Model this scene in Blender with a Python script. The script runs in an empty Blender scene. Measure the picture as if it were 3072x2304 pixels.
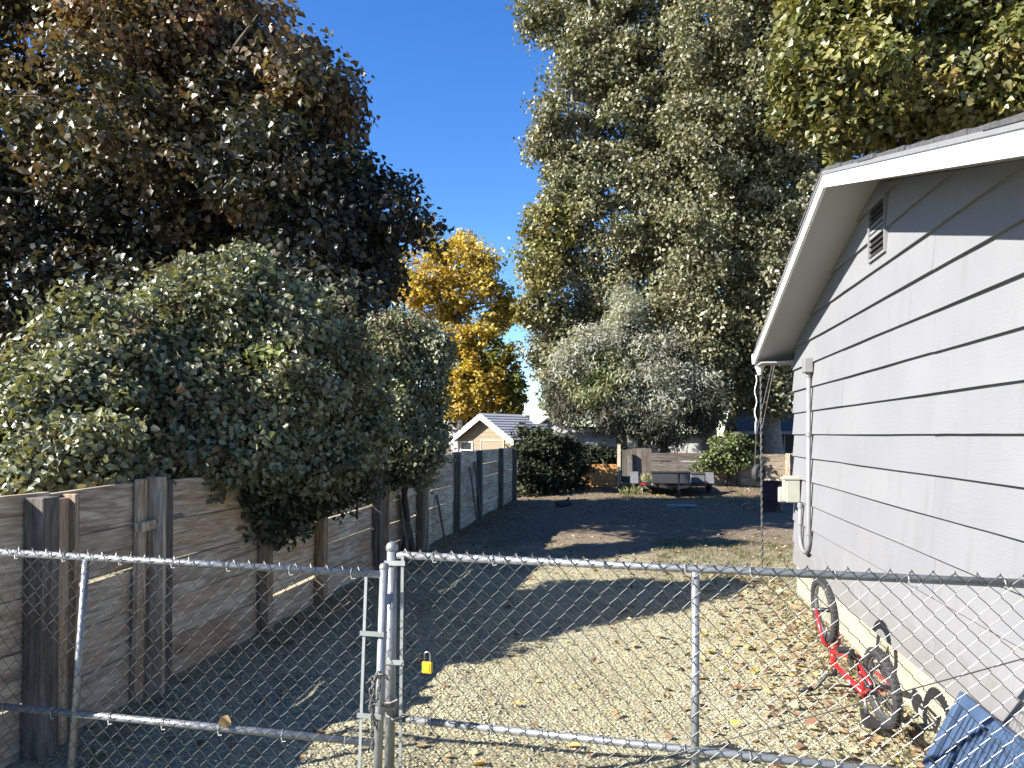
import bpy, math, random
import numpy as np
from mathutils import Vector, Matrix
rng = np.random.default_rng(7); random.seed(7)
S = bpy.context.scene
C = bpy.data.collections.new('yard'); S.collection.children.link(C)

# ------------------------------------------------------------------ camera, sky, sun, exposure
H = 1.75                                   # eye height
YAW = math.radians(9.74); CY, SY = math.cos(YAW), math.sin(YAW)
FPX = 2250.0; HX, HY = 1536.0, 1304.0      # focal length, principal column and horizon row of the survey
cam_d = bpy.data.cameras.new('camera'); cam = bpy.data.objects.new('camera', cam_d); C.objects.link(cam)
cam.location = (0, 0, H); cam.rotation_euler = (math.radians(90), 0, YAW)
cam_d.sensor_width = 36; cam_d.lens = FPX / 3072 * 36; cam_d.shift_y = 152 / 3072
cam_d.clip_start = .05; cam_d.clip_end = 2000
S.camera = cam
SUN_EL = math.radians(32.5); LH = Vector((.869, .496)).normalized()
w = bpy.data.worlds.new('World'); S.world = w; w.use_nodes = True
nt = w.node_tree; nt.nodes.clear()
sky = nt.nodes.new('ShaderNodeTexSky'); sky.sky_type = 'NISHITA'; sky.sun_disc = False
sky.sun_elevation = SUN_EL; sky.sun_rotation = math.atan2(-LH.x, -LH.y)
sky.altitude = 900; sky.air_density = 1.0; sky.dust_density = .25; sky.ozone_density = 3.0
hs = nt.nodes.new('ShaderNodeHueSaturation'); hs.inputs['Saturation'].default_value = 1.28; hs.inputs['Hue'].default_value = .51
bg = nt.nodes.new('ShaderNodeBackground'); bg.inputs['Strength'].default_value = .074
wo = nt.nodes.new('ShaderNodeOutputWorld')
nt.links.new(sky.outputs[0], hs.inputs['Color']); nt.links.new(hs.outputs[0], bg.inputs[0]); nt.links.new(bg.outputs[0], wo.inputs[0])
sun_d = bpy.data.lights.new('sun', 'SUN'); sun = bpy.data.objects.new('sun', sun_d); C.objects.link(sun)
sun_d.energy = 5.0; sun_d.angle = math.radians(.5); sun_d.color = (1, .95, .87)
sun.rotation_euler = Vector((LH.x * math.cos(SUN_EL), LH.y * math.cos(SUN_EL), -math.sin(SUN_EL))).to_track_quat('-Z', 'Y').to_euler()
sun.location = (-20, -20, 20)
S.view_settings.view_transform = 'Standard'; S.view_settings.look = 'None'
S.view_settings.exposure = 1.9; S.view_settings.gamma = 1; S.view_settings.use_curve_mapping = False
S.render.engine = 'CYCLES'; S.cycles.diffuse_bounces = 2; S.cycles.max_bounces = 6; S.cycles.transparent_max_bounces = 4

# ------------------------------------------------------------------ survey helpers
def cw(x, z, h=-H):                        # camera-aligned metres (right, ahead, up from the eye) to world
    return Vector((CY * x - SY * z, SY * x + CY * z, H + h))
def at(px, py, z):                         # point seen at survey column px, row py, at z metres ahead
    return cw((px - HX) / FPX * z, z, -(py - HY) / FPX * z)
def gnd(px, z): 
    v = at(px, 0, z); v.z = 0; return v
def Yon(X, px):                            # Y where a wall at X is seen at column px
    r = (px - HX) / FPX
    return X * (CY + r * SY) / (r * CY - SY)

# ------------------------------------------------------------------ object helpers
ORG = {}
def tag(o, label=None, cat=None, group=None, kind=None):
    if label: o['label'] = label
    if cat: o['category'] = cat
    if group: o['group'] = group
    if kind: o['kind'] = kind
    return o
def thing(name, label, cat, loc, group=None):
    o = bpy.data.objects.new(name, None); C.objects.link(o); o.location = loc; o.empty_display_size = .2
    ORG[o.name] = Vector(loc); return tag(o, label, cat, group)
def link(name, me, parent=None, org=(0, 0, 0)):
    o = bpy.data.objects.new(name, me); C.objects.link(o)
    if parent is not None: o.parent = parent; ORG[o.name] = ORG[parent.name]
    else: o.location = org; ORG[o.name] = Vector(org)
    return o
def mesh_np(name, V, F, mat, col=None, smooth=False):
    me = bpy.data.meshes.new(name); n, m = len(F), F.shape[1]
    me.vertices.add(len(V)); me.vertices.foreach_set('co', np.ascontiguousarray(V, dtype=np.float32).ravel())
    me.loops.add(n * m); me.loops.foreach_set('vertex_index', np.ascontiguousarray(F, dtype=np.int32).ravel())
    me.polygons.add(n); me.polygons.foreach_set('loop_start', np.arange(0, n * m, m, dtype=np.int32))
    try: me.polygons.foreach_set('loop_total', np.full(n, m, dtype=np.int32))
    except Exception: pass
    if smooth: me.polygons.foreach_set('use_smooth', np.ones(n, dtype=bool))
    if col is not None:
        a = me.attributes.new('Col', 'FLOAT_COLOR', 'POINT')
        a.data.foreach_set('color', np.ascontiguousarray(np.c_[col, np.ones(len(col))], dtype=np.float32).ravel())
    me.update(calc_edges=True); me.materials.append(mat); return me
class MB:
    def __init__(s): s.v = []; s.f = []
    def add(s, vs, fs):
        b = len(s.v); s.v += [Vector(q) for q in vs]; s.f += [tuple(b + i for i in f) for f in fs]; return s
    def hexa(s, p):                        # 8 corners: bottom ring 0-3, top ring 4-7
        return s.add(p, [(3, 2, 1, 0), (4, 5, 6, 7), (0, 1, 5, 4), (1, 2, 6, 5), (2, 3, 7, 6), (3, 0, 4, 7)])
    def box(s, a, b):
        (x0, y0, z0), (x1, y1, z1) = [min(p) for p in zip(a, b)], [max(p) for p in zip(a, b)]
        return s.hexa([(x0, y0, z0), (x1, y0, z0), (x1, y1, z0), (x0, y1, z0), (x0, y0, z1), (x1, y0, z1), (x1, y1, z1), (x0, y1, z1)])
    def obox(s, c, ax, h):
        c = Vector(c); a = [Vector(q).normalized() * k for q, k in zip(ax, h)]
        sg = [(-1, -1), (1, -1), (1, 1), (-1, 1)]
        return s.hexa([c + a[0] * i + a[1] * j - a[2] for i, j in sg] + [c + a[0] * i + a[1] * j + a[2] for i, j in sg])
    def bar(s, p, q, w_, t, up=(0, 0, 1)): # squared bar between two points
        p, q = Vector(p), Vector(q); d = (q - p); u = Vector(up)
        sd = d.cross(u).normalized(); u2 = sd.cross(d).normalized()
        return s.obox((p + q) / 2, (d, sd, u2), (d.length / 2, w_ / 2, t / 2))
    def prism(s, poly, off):               # polygon extruded by a vector
        n = len(poly); off = Vector(off); P = [Vector(q) for q in poly]
        return s.add(P + [q + off for q in P], [tuple(range(n))[::-1], tuple(range(n, 2 * n))] + [(i, (i + 1) % n, n + (i + 1) % n, n + i) for i in range(n)])
    def tube(s, path, r, n=8, cap=True, closed=False):
        P = [Vector(q) for q in path]; m = len(P)
        R = [r] * m if not hasattr(r, '__len__') else list(r)
        b = len(s.v); prev = None
        for i, p in enumerate(P):
            t = (P[(i + 1) % m] - P[i - 1]) if closed else (P[min(i + 1, m - 1)] - P[max(i - 1, 0)])
            t = t.normalized() if t.length > 1e-9 else Vector((0, 0, 1))
            if prev is None:
                a = t.orthogonal().normalized()
            else:
                a = prev - t * prev.dot(t)
                a = a.normalized() if a.length > 1e-6 else t.orthogonal().normalized()
            prev = a; bb = t.cross(a)
            for k in range(n):
                g = 2 * math.pi * k / n; s.v.append(p + (a * math.cos(g) + bb * math.sin(g)) * R[i])
        for i in range(m if closed else m - 1):
            j = (i + 1) % m
            for k in range(n):
                l = (k + 1) % n; s.f.append((b + i * n + k, b + i * n + l, b + j * n + l, b + j * n + k))
        if cap and not closed:
            s.f.append(tuple(b + k for k in range(n))[::-1]); s.f.append(tuple(b + (m - 1) * n + k for k in range(n)))
        return s
    def lathe(s, prof, c, axis=(0, 0, 1), n=20):   # profile of (radius, height) pairs turned round an axis
        c = Vector(c); t = Vector(axis).normalized(); a = t.orthogonal().normalized(); bb = t.cross(a); b = len(s.v); m = len(prof)
        for r, h in prof:
            for k in range(n):
                g = 2 * math.pi * k / n; s.v.append(c + t * h + (a * math.cos(g) + bb * math.sin(g)) * max(r, 1e-4))
        for i in range(m - 1):
            for k in range(n):
                l = (k + 1) % n; s.f.append((b + i * n + k, b + i * n + l, b + (i + 1) * n + l, b + (i + 1) * n + k))
        return s
    def torus(s, c, axis, R, r, n=32, k=10):
        t = Vector(axis).normalized(); a = t.orthogonal().normalized(); bb = t.cross(a)
        return s.tube([Vector(c) + (a * math.cos(2 * math.pi * i / n) + bb * math.sin(2 * math.pi * i / n)) * R for i in range(n)], r, k, closed=True)
    def build(s, name, mat, parent=None, org=None, smooth=False, bevel=0):
        o0 = ORG[parent.name] if parent is not None else Vector(org or (0, 0, 0))
        me = bpy.data.meshes.new(name); me.from_pydata([tuple(q - o0) for q in s.v], [], s.f); me.materials.append(mat)
        if smooth: me.polygons.foreach_set('use_smooth', np.ones(len(me.polygons), dtype=bool))
        me.update(); o = link(name, me, parent, o0)
        if bevel:
            md = o.modifiers.new('bevel', 'BEVEL'); md.width = bevel; md.segments = 2; md.limit_method = 'ANGLE'
        return o

# ------------------------------------------------------------------ materials
def newmat(name):
    m = bpy.data.materials.new(name); m.use_nodes = True; n = m.node_tree; n.nodes.clear()
    o = n.nodes.new('ShaderNodeOutputMaterial'); b = n.nodes.new('ShaderNodeBsdfPrincipled'); n.links.new(b.outputs[0], o.inputs[0])
    return m, n, b
def N(n, t, **k):
    q = n.nodes.new(t)
    for a, v in k.items():
        if a in q.inputs: q.inputs[a].default_value = v
        else: setattr(q, a, v)
    return q
def ramp(n, fac, stops):
    r = n.nodes.new('ShaderNodeValToRGB'); e = r.color_ramp.elements
    e[0].position, e[0].color = stops[0][0], (*stops[0][1], 1); e[1].position, e[1].color = stops[-1][0], (*stops[-1][1], 1)
    for p, c in stops[1:-1]:
        q = e.new(p); q.color = (*c, 1)
    n.links.new(fac, r.inputs[0]); return r.outputs[0]
def mixc(n, f, a, b, mode='MIX'):
    m = n.nodes.new('ShaderNodeMix'); m.data_type = 'RGBA'; m.blend_type = mode
    for s, v in ((0, f), (6, a), (7, b)):
        if hasattr(v, 'is_output'): n.links.new(v, m.inputs[s])
        else: m.inputs[s].default_value = v if s == 0 else (*v, 1)
    return m.outputs[2]
def coords(n, scale=(1, 1, 1), rnd=True):
    tc = n.nodes.new('ShaderNodeTexCoord'); mp = N(n, 'ShaderNodeMapping'); mp.inputs['Scale'].default_value = scale
    n.links.new(tc.outputs['Object'], mp.inputs[0])
    if rnd:
        oi = n.nodes.new('ShaderNodeObjectInfo'); cv = n.nodes.new('ShaderNodeVectorMath'); cv.operation = 'SCALE'; cv.inputs[0].default_value = (37, 53, 71)
        n.links.new(oi.outputs['Random'], cv.inputs['Scale']); n.links.new(cv.outputs[0], mp.inputs['Location'])
        return mp.outputs[0], oi.outputs['Random']
    return mp.outputs[0], None
def dim(c, k=None): return tuple(q * (AL if k is None else k) for q in c)
def plain(name, a, b=None, rough=.6, metal=0, scale=6, bump=.1, spec=.5, dist=.01):
    a, b = dim(a), dim(b or a)
    m, n, p = newmat(name); v, _ = coords(n); ns = N(n, 'ShaderNodeTexNoise', Scale=scale, Detail=6, Roughness=.6); n.links.new(v, ns.inputs['Vector'])
    n.links.new(ramp(n, ns.outputs[0], [(.3, a), (.7, b)]), p.inputs['Base Color'])
    p.inputs['Roughness'].default_value = rough; p.inputs['Metallic'].default_value = metal; p.inputs['Specular IOR Level'].default_value = spec
    if bump:
        bp = N(n, 'ShaderNodeBump', Strength=bump, Distance=dist); n2 = N(n, 'ShaderNodeTexNoise', Scale=scale * 6, Detail=4); n.links.new(v, n2.inputs['Vector'])
        n.links.new(n2.outputs[0], bp.inputs['Height']); n.links.new(bp.outputs[0], p.inputs['Normal'])
    return m
def wood(name, axis, cols, knots=True, contrast=1.0):
    cols = [dim(c, 1.12) for c in cols]
    m, n, p = newmat(name); sc = [11.0, 11.0, 11.0]; sc[axis] = .9
    v, r = coords(n, tuple(sc))
    g = N(n, 'ShaderNodeTexNoise', Scale=1.6, Detail=8, Roughness=.62, Distortion=1.4); n.links.new(v, g.inputs['Vector'])
    c = ramp(n, g.outputs[0], [(.28, cols[0]), (.45, cols[1]), (.6, cols[2]), (.75, cols[1])])
    sb = [1.0, 1.0, 1.0]; sb[axis] = .5
    v2, r2 = coords(n, tuple(sb)); st = N(n, 'ShaderNodeTexNoise', Scale=2.3, Detail=5, Roughness=.6); n.links.new(v2, st.inputs['Vector'])
    c = mixc(n, ramp(n, st.outputs[0], [(.45, (0, 0, 0)), (.68, (.75, .75, .75))]), c, cols[3])
    fine = N(n, 'ShaderNodeTexNoise', Scale=7, Detail=4); n.links.new(v, fine.inputs['Vector'])
    c = mixc(n, .55, c, ramp(n, fine.outputs[0], [(.35, (.35, .35, .35)), (.6, (1, 1, 1))]), 'MULTIPLY')
    if knots:
        sk = [3.2, 3.2, 3.2]; sk[axis] = 1.3
        v3, _ = coords(n, tuple(sk)); vo = N(n, 'ShaderNodeTexVoronoi', Scale=1.0); n.links.new(v3, vo.inputs['Vector'])
        c = mixc(n, ramp(n, vo.outputs['Distance'], [(.04, (.9, .9, .9)), (.13, (0, 0, 0))]), c, tuple(q * .35 for q in cols[3]))
    c = mixc(n, .6, c, ramp(n, r, [(0, (.62, .6, .58)), (1, (1.1, 1.08, 1.02))]), 'MULTIPLY')
    n.links.new(c, p.inputs['Base Color']); p.inputs['Roughness'].default_value = .85; p.inputs['Specular IOR Level'].default_value = .25
    bp = N(n, 'ShaderNodeBump', Strength=.5, Distance=.006); n.links.new(g.outputs[0], bp.inputs['Height']); n.links.new(bp.outputs[0], p.inputs['Normal'])
    return m
def leafmat(name, trans=.25, rough=.42, spec=.5):
    m, n, p = newmat(name); a = N(n, 'ShaderNodeAttribute', attribute_name='Col')
    n.links.new(a.outputs['Color'], p.inputs['Base Color']); p.inputs['Roughness'].default_value = rough; p.inputs['Specular IOR Level'].default_value = spec
    t = n.nodes.new('ShaderNodeBsdfTranslucent'); n.links.new(mixc(n, 1, a.outputs['Color'], (1.25, 1.15, .45), 'MULTIPLY'), t.inputs[0])
    mx = N(n, 'ShaderNodeMixShader'); mx.inputs[0].default_value = trans
    n.links.new(p.outputs[0], mx.inputs[1]); n.links.new(t.outputs[0], mx.inputs[2])
    n.links.new(mx.outputs[0], n.nodes['Material Output'].inputs[0]); return m
AL = .6
GREY = [(.17, .13, .09), (.38, .315, .235), (.60, .52, .41), (.33, .20, .105)]
DARKW = [(.045, .04, .036), (.10, .09, .08), (.17, .155, .14), (.09, .06, .04)]
BROWN = [(.09, .06, .04), (.20, .14, .09), (.33, .26, .19), (.17, .10, .055)]
M = {
 'plankY': wood('weathered_plank_along_y', 1, GREY), 'plankX': wood('weathered_plank_along_x', 0, [dim(c, .62) for c in GREY]), 'plankYd': wood('dark_deck_board', 1, DARKW), 'plankXd': wood('shaded_plank_along_x', 0, DARKW),
 'postZ': wood('weathered_post', 2, GREY, False), 'postD': wood('dark_post', 2, DARKW, False), 'postB': wood('brown_post', 2, BROWN, False),
 'cedar': wood('new_cedar', 2, [(.30, .13, .04), (.48, .23, .08), (.58, .30, .11), (.40, .18, .06)], False),
 'siding': None, 'white': plain('white_paint', (1.05, 1.05, 1.03), (1.15, 1.15, 1.13), .5, scale=9, bump=.12),
 'white_old': plain('chipped_white_paint', (.95, .94, .91), (1.15, 1.15, 1.13), .55, scale=14, bump=.25),
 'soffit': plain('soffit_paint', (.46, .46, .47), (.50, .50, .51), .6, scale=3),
 'found': plain('cream_foundation', (.42, .375, .27), (.52, .47, .36), .85, scale=4, bump=.4),
 'shingle': plain('asphalt_shingle', (.05, .05, .052), (.13, .13, .135), .95, scale=30, bump=.6),
 'shingle_g': plain('grey_shingle', (.40, .40, .42), (.60, .60, .62), .9, scale=16, bump=.4),
 'shingle_t': plain('tan_shingle', (.30, .21, .16), (.42, .30, .23), .9, scale=16, bump=.4),
 'black': plain('black_recess_shade', (.012, .012, .012), (.02, .02, .02), .9),
 'galv': plain('galvanised_pipe', (.30, .32, .34), (.42, .435, .45), .42, .5, 9, .15),
 'wire': plain('galvanised_wire', (.12, .12, .118), (.18, .18, .175), .45, .7, 30, .05),
 'galvd': plain('dull_zinc', (.13, .13, .125), (.24, .24, .23), .5, .6, 40, .2),
 'band': plain('pressed_steel_band', (.40, .43, .42), (.50, .53, .52), .45, .4, 20, .1),
 'rubber': plain('tyre_rubber', (.022, .022, .023), (.05, .05, .052), .75, scale=30, bump=.4),
 'blackm': plain('black_metal', (.015, .015, .016), (.03, .03, .03), .45, scale=20),
 'steel': plain('bare_steel', (.42, .42, .43), (.55, .55, .56), .35, .8, 20),
 'red': plain('red_paint', (.58, .018, .022), (.70, .03, .035), .28, scale=10, bump=.03),
 'yellow': plain('yellow_paint', (.78, .50, .02), (.86, .58, .03), .4, scale=20),
 'blue': plain('blue_plastic', (.045, .085, .165), (.07, .12, .215), .5, scale=4),
 'cream': plain('cream_paint', (.42, .42, .34), (.48, .48, .40), .5, scale=8),
 'conduit': plain('painted_conduit', (.25, .25, .255), (.30, .30, .30), .45, scale=12),
 'maroon': plain('rusty_maroon_steel', (.03, .009, .012), (.09, .028, .033), .6, .2, 7, .4),
 'pebble': plain('pebble_stone', (.20, .18, .15), (.46, .42, .36), .85, scale=18, bump=.2),
 'bark': plain('grey_bark', (.06, .05, .04), (.16, .135, .11), .95, scale=9, bump=1, dist=.03),
 'bark_p': plain('pale_poplar_bark', (.22, .20, .17), (.42, .40, .35), .9, scale=7, bump=.8, dist=.03),
 'beige': plain('beige_siding', (.30, .235, .145), (.35, .28, .18), .7, scale=5), 'glass': plain('dark_glass', (.02, .025, .03), (.03, .035, .04), .08, bump=0),
 'wall_w': plain('white_wall', (.50, .50, .48), (.60, .60, .58), .7, scale=3), 'wall_d': plain('dark_wall', (.06, .055, .05), (.10, .09, .08), .85, scale=3),
 'slate': plain('blue_grey_board', (.30, .33, .37), (.40, .43, .46), .7, scale=4), 'redplast': plain('red_lens', (.5, .02, .02), (.6, .03, .03), .25),
 'fender': plain('pale_fender', (.16, .165, .17), (.24, .245, .25), .5, .3, 8), 'boxgrey': plain('grey_plastic_box', (.035, .035, .04), (.06, .06, .066), .5, scale=5),
}
def siding_mat():
    m, n, p = newmat('grey_lap_siding'); v, r = coords(n, (1, 1, 1)); ns = N(n, 'ShaderNodeTexNoise', Scale=1.3, Detail=6); n.links.new(v, ns.inputs['Vector'])
    c = ramp(n, ns.outputs[0], [(.3, (.158, .161, .170)), (.7, (.178, .180, .187))])
    c = mixc(n, .5, c, ramp(n, r, [(0, (.92, .92, .93)), (1, (1.04, 1.04, 1.03))]), 'MULTIPLY')
    vg, _ = coords(n, (1, 3.2, 60)); g = N(n, 'ShaderNodeTexNoise', Scale=1.6, Detail=5, Distortion=.8); n.links.new(vg, g.inputs['Vector'])
    vs, _ = coords(n, (1, 9, 1.2)); ds = N(n, 'ShaderNodeTexNoise', Scale=1.1, Detail=5, Roughness=.65); n.links.new(vs, ds.inputs['Vector'])
    c = mixc(n, ramp(n, ds.outputs[0], [(.56, (0, 0, 0)), (.8, (.55, .55, .55))]), c, (.12, .118, .112))
    tw = n.nodes.new('ShaderNodeTexCoord'); sx = N(n, 'ShaderNodeSeparateXYZ'); n.links.new(tw.outputs['Object'], sx.inputs[0])
    dn = N(n, 'ShaderNodeTexNoise', Scale=5, Detail=7, Roughness=.7); n.links.new(tw.outputs['Object'], dn.inputs['Vector'])
    ma = N(n, 'ShaderNodeMath', operation='MULTIPLY_ADD'); ma.inputs[1].default_value = -.9; n.links.new(dn.outputs[0], ma.inputs[0]); n.links.new(sx.outputs['Z'], ma.inputs[2])
    c = mixc(n, ramp(n, ma.outputs[0], [(-.0, (.32, .32, .32)), (.16, (0, 0, 0))]), c, (.115, .10, .08))
    sm = N(n, 'ShaderNodeTexNoise', Scale=14, Detail=3); n.links.new(v, sm.inputs['Vector'])
    c = mixc(n, ramp(n, sm.outputs[0], [(.7, (0, 0, 0)), (.78, (.3, .3, .3))]), c, (.21, .21, .21))
    n.links.new(c, p.inputs['Base Color']); p.inputs['Roughness'].default_value = .62; p.inputs['Specular IOR Level'].default_value = .3
    bp = N(n, 'ShaderNodeBump', Strength=.35, Distance=.004); n.links.new(g.outputs[0], bp.inputs['Height']); n.links.new(bp.outputs[0], p.inputs['Normal']); return m
M['siding'] = siding_mat()
def ground_mat():
    m, n, p = newmat('gravel_and_dirt'); v, _ = coords(n, rnd=False)
    big = N(n, 'ShaderNodeTexNoise', Scale=.55, Detail=6, Roughness=.6); n.links.new(v, big.inputs['Vector'])
    c = ramp(n, big.outputs[0], [(.3, (.28, .262, .165)), (.5, (.325, .308, .21)), (.72, (.29, .285, .225))])
    vo = N(n, 'ShaderNodeTexVoronoi', Scale=46); n.links.new(v, vo.inputs['Vector'])
    c = mixc(n, .75, c, ramp(n, vo.outputs['Color'], [(.1, (.62, .60, .55)), (.9, (1.25, 1.22, 1.15))]), 'MULTIPLY')
    c = mixc(n, ramp(n, vo.outputs['Distance'], [(.45, (0, 0, 0)), (.9, (.65, .65, .65))]), c, (.07, .055, .035))
    md = N(n, 'ShaderNodeTexNoise', Scale=7, Detail=8, Roughness=.75); n.links.new(v, md.inputs['Vector'])
    c = mixc(n, .55, c, ramp(n, md.outputs[0], [(.3, (.55, .52, .46)), (.6, (1.1, 1.08, 1.0))]), 'MULTIPLY')
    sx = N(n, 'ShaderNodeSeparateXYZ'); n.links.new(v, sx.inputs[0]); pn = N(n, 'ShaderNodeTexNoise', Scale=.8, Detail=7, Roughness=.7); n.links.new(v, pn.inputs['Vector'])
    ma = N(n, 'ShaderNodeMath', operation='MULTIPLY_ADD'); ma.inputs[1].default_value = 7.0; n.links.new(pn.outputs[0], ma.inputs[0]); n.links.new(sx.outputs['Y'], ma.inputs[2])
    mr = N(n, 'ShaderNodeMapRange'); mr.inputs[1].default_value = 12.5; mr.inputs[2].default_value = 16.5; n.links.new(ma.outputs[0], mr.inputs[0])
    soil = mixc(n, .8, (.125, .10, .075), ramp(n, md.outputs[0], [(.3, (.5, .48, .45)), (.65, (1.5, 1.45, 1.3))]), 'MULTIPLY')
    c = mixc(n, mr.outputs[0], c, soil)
    ps = N(n, 'ShaderNodeTexNoise', Scale=1.7, Detail=5, Roughness=.65); n.links.new(v, ps.inputs['Vector'])
    c = mixc(n, ramp(n, ps.outputs[0], [(.56, (0, 0, 0)), (.72, (.6, .6, .6))]), c, (.15, .115, .08))
    n.links.new(c, p.inputs['Base Color']); p.inputs['Roughness'].default_value = .95; p.inputs['Specular IOR Level'].default_value = .2
    b1 = N(n, 'ShaderNodeBump', Strength=.9, Distance=.012, invert=True); n.links.new(vo.outputs['Distance'], b1.inputs['Height'])
    b2 = N(n, 'ShaderNodeBump', Strength=.7, Distance=.03); n.links.new(md.outputs[0], b2.inputs['Height']); n.links.new(b1.outputs[0], b2.inputs['Normal'])
    n.links.new(b2.outputs[0], p.inputs['Normal']); return m
M['ground'] = ground_mat()
LEAF = leafmat('leaf', .22, .4, .45); LEAF_S = leafmat('thin_leaf', .35, .5, .4); LEAF_M = leafmat('maple_leaf', .2, .45, .45); LITTER = leafmat('dry_leaf', .15, .7, .2)

# ------------------------------------------------------------------ ground
def spaced(a, b, lo, hi, fine, coarse):
    xs = list(np.arange(a, b, fine)); 
    return np.array(sorted(set(list(np.geomspace(1, -lo + a + 1, coarse)[1:] * -1 + a + 1) + xs + [b] + list(np.geomspace(1, hi - b + 1, coarse)[1:] + b - 1))))
gx = spaced(-6, 8, -420, 420, .14, 22); gy = spaced(0, 30, -200, 900, .16, 24)
GX, GY = np.meshgrid(gx, gy, indexing='ij')
def gz(x, y):
    return .018 * np.sin(1.3 * x + .7 * y) + .014 * np.sin(2.9 * x - 1.7 * y + 1) + .008 * np.sin(6.1 * x + 4.3 * y) + .006 * np.sin(9.7 * y - 7 * x)
GZ = gz(GX, GY) - .02 + rng.normal(0, .003, GX.shape)
nx, ny = GX.shape; idx = np.arange(nx * ny).reshape(nx, ny)
me = mesh_np('ground', np.stack([GX, GY, GZ], -1).reshape(-1, 3), np.stack([idx[:-1, :-1], idx[1:, :-1], idx[1:, 1:], idx[:-1, 1:]], -1).reshape(-1, 4), M['ground'], smooth=True)
tag(link('ground', me), kind='structure')

# ------------------------------------------------------------------ leaves and trees
T_RHOMB = (np.array([(0, 0, 0), (.45, .34, .10), (1, 0, -.06), (.45, -.34, .10)]), [(0, 2, 1), (0, 3, 2)])
T_THIN = (np.array([(0, 0, 0), (.5, .12, .03), (1, 0, -.05), (.5, -.12, .03)]), [(0, 2, 1), (0, 3, 2)])
T_HEART = (np.array([(0, 0, 0), (.16, .36, .11), (.62, .27, .09), (1, 0, -.10), (.62, -.27, .09), (.16, -.36, .11)]), [(0, 3, 2), (0, 2, 1), (0, 5, 4), (0, 4, 3)])
T_MAPLE = (np.array([(0, 0, 0), (.20, .46, .10), (.56, .30, .06), (1, 0, -.1), (.56, -.30, .06), (.20, -.46, .10)]), [(0, 2, 1), (0, 3, 2), (0, 4, 3), (0, 5, 4)])
def unit(a): return a / (np.linalg.norm(a, axis=-1, keepdims=True) + 1e-9)
def frames(n_, out, up, rand, droop):
    nn = unit(out * .55 + np.array([0, 0, up]) + rng.normal(0, rand, (n_, 3)))
    t = rng.normal(0, 1, (n_, 3)) + out * .4 - np.array([0, 0, droop]); t = unit(t - (t * nn).sum(1, keepdims=True) * nn)
    return t, np.cross(nn, t), nn
def leafverts(P, fr, size, tm):
    T = tm[0]; t, b, nn = fr
    return P[:, None, :] + size[:, None, None] * (T[None, :, 0, None] * t[:, None] + T[None, :, 1, None] * b[:, None] + T[None, :, 2, None] * nn[:, None])
def leafmesh(name, P, fr, size, tm, col, mat):
    V = leafverts(P, fr, size, tm); k = V.shape[1]; n_ = len(P)
    F = (np.arange(n_)[:, None, None] * k + np.array(tm[1])[None]).reshape(-1, 3)
    return mesh_np(name, V.reshape(-1, 3), F, mat, np.repeat(col, k, axis=0))
def palette(pal, n_, jit=.25):
    cols = np.array([p[1] for p in pal]); pr = np.array([p[0] for p in pal], float); pr /= pr.sum()
    c = cols[rng.choice(len(pal), n_, p=pr)]
    return np.clip(.75 * c * rng.uniform(1 - jit, 1 + jit, (n_, 1)) * rng.uniform(.93, 1.07, (n_, 3)), .004, .9)
def cloud(lobes, nleaf, per, clump, pals, shell=.5, clumpmix=.6, flat=.75):
    """leaf positions, outward directions, colours and clump centres for a set of lobes (centre, radii, palette)"""
    ar = np.array([(l[1][0] * l[1][2] + l[1][1] * l[1][2] + l[1][0] * l[1][1]) for l in lobes]); ar = ar / ar.sum()
    P, O, K, CC = [], [], [], []
    cen = np.mean([l[0] for l in lobes], axis=0)
    for l, a in zip(lobes, ar):
        nl = int(nleaf * a); k = max(5, nl // per)
        d = unit(rng.normal(0, 1, (k, 3))); rr = rng.uniform(shell ** 3, 1, (k, 1)) ** (1 / 3)
        cc = np.array(l[0]) + d * rr * np.array(l[1]) * rng.uniform(.85, 1.12, (k, 1)); CC.append(cc)
        ii = rng.integers(0, k, nl); cs = clump * rng.uniform(.6, 1.4, k)
        g = unit(rng.normal(0, 1, (nl, 3))) * rng.uniform(.05, 1, (nl, 1)) ** .45 * np.array([1, 1, flat]) * cs[ii, None] * 1.55
        P.append(cc[ii] + g); O.append(unit(unit(g) * .7 + d[ii] * .8 + unit(cc[ii] - cen) * .3))
        cp = palette(pals[l[2]], k, .3); lp = palette(pals[l[2]], nl, .3); K.append(cp[ii] * clumpmix + lp * (1 - clumpmix))
    return np.concatenate(P), np.concatenate(O), np.concatenate(K), CC
def limb(mb, a, b, r0, r1, bend=.12, n=6, sides=6):
    a, b = Vector(a), Vector(b); L = (b - a).length; pts = []
    off = Vector(rng.normal(0, bend * L, 3)); off2 = Vector(rng.normal(0, bend * .35 * L, 3))
    for i in range(n + 1):
        t = i / n; pts.append(a.lerp(b, t) + off * math.sin(math.pi * t) * .5 + off2 * math.sin(2 * math.pi * t) + Vector((0, 0, .10 * L * math.sin(math.pi * t))))
    mb.tube(pts, [r0 + (r1 - r0) * (i / n) ** .8 for i in range(n + 1)], sides, cap=True)
    return pts
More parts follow.
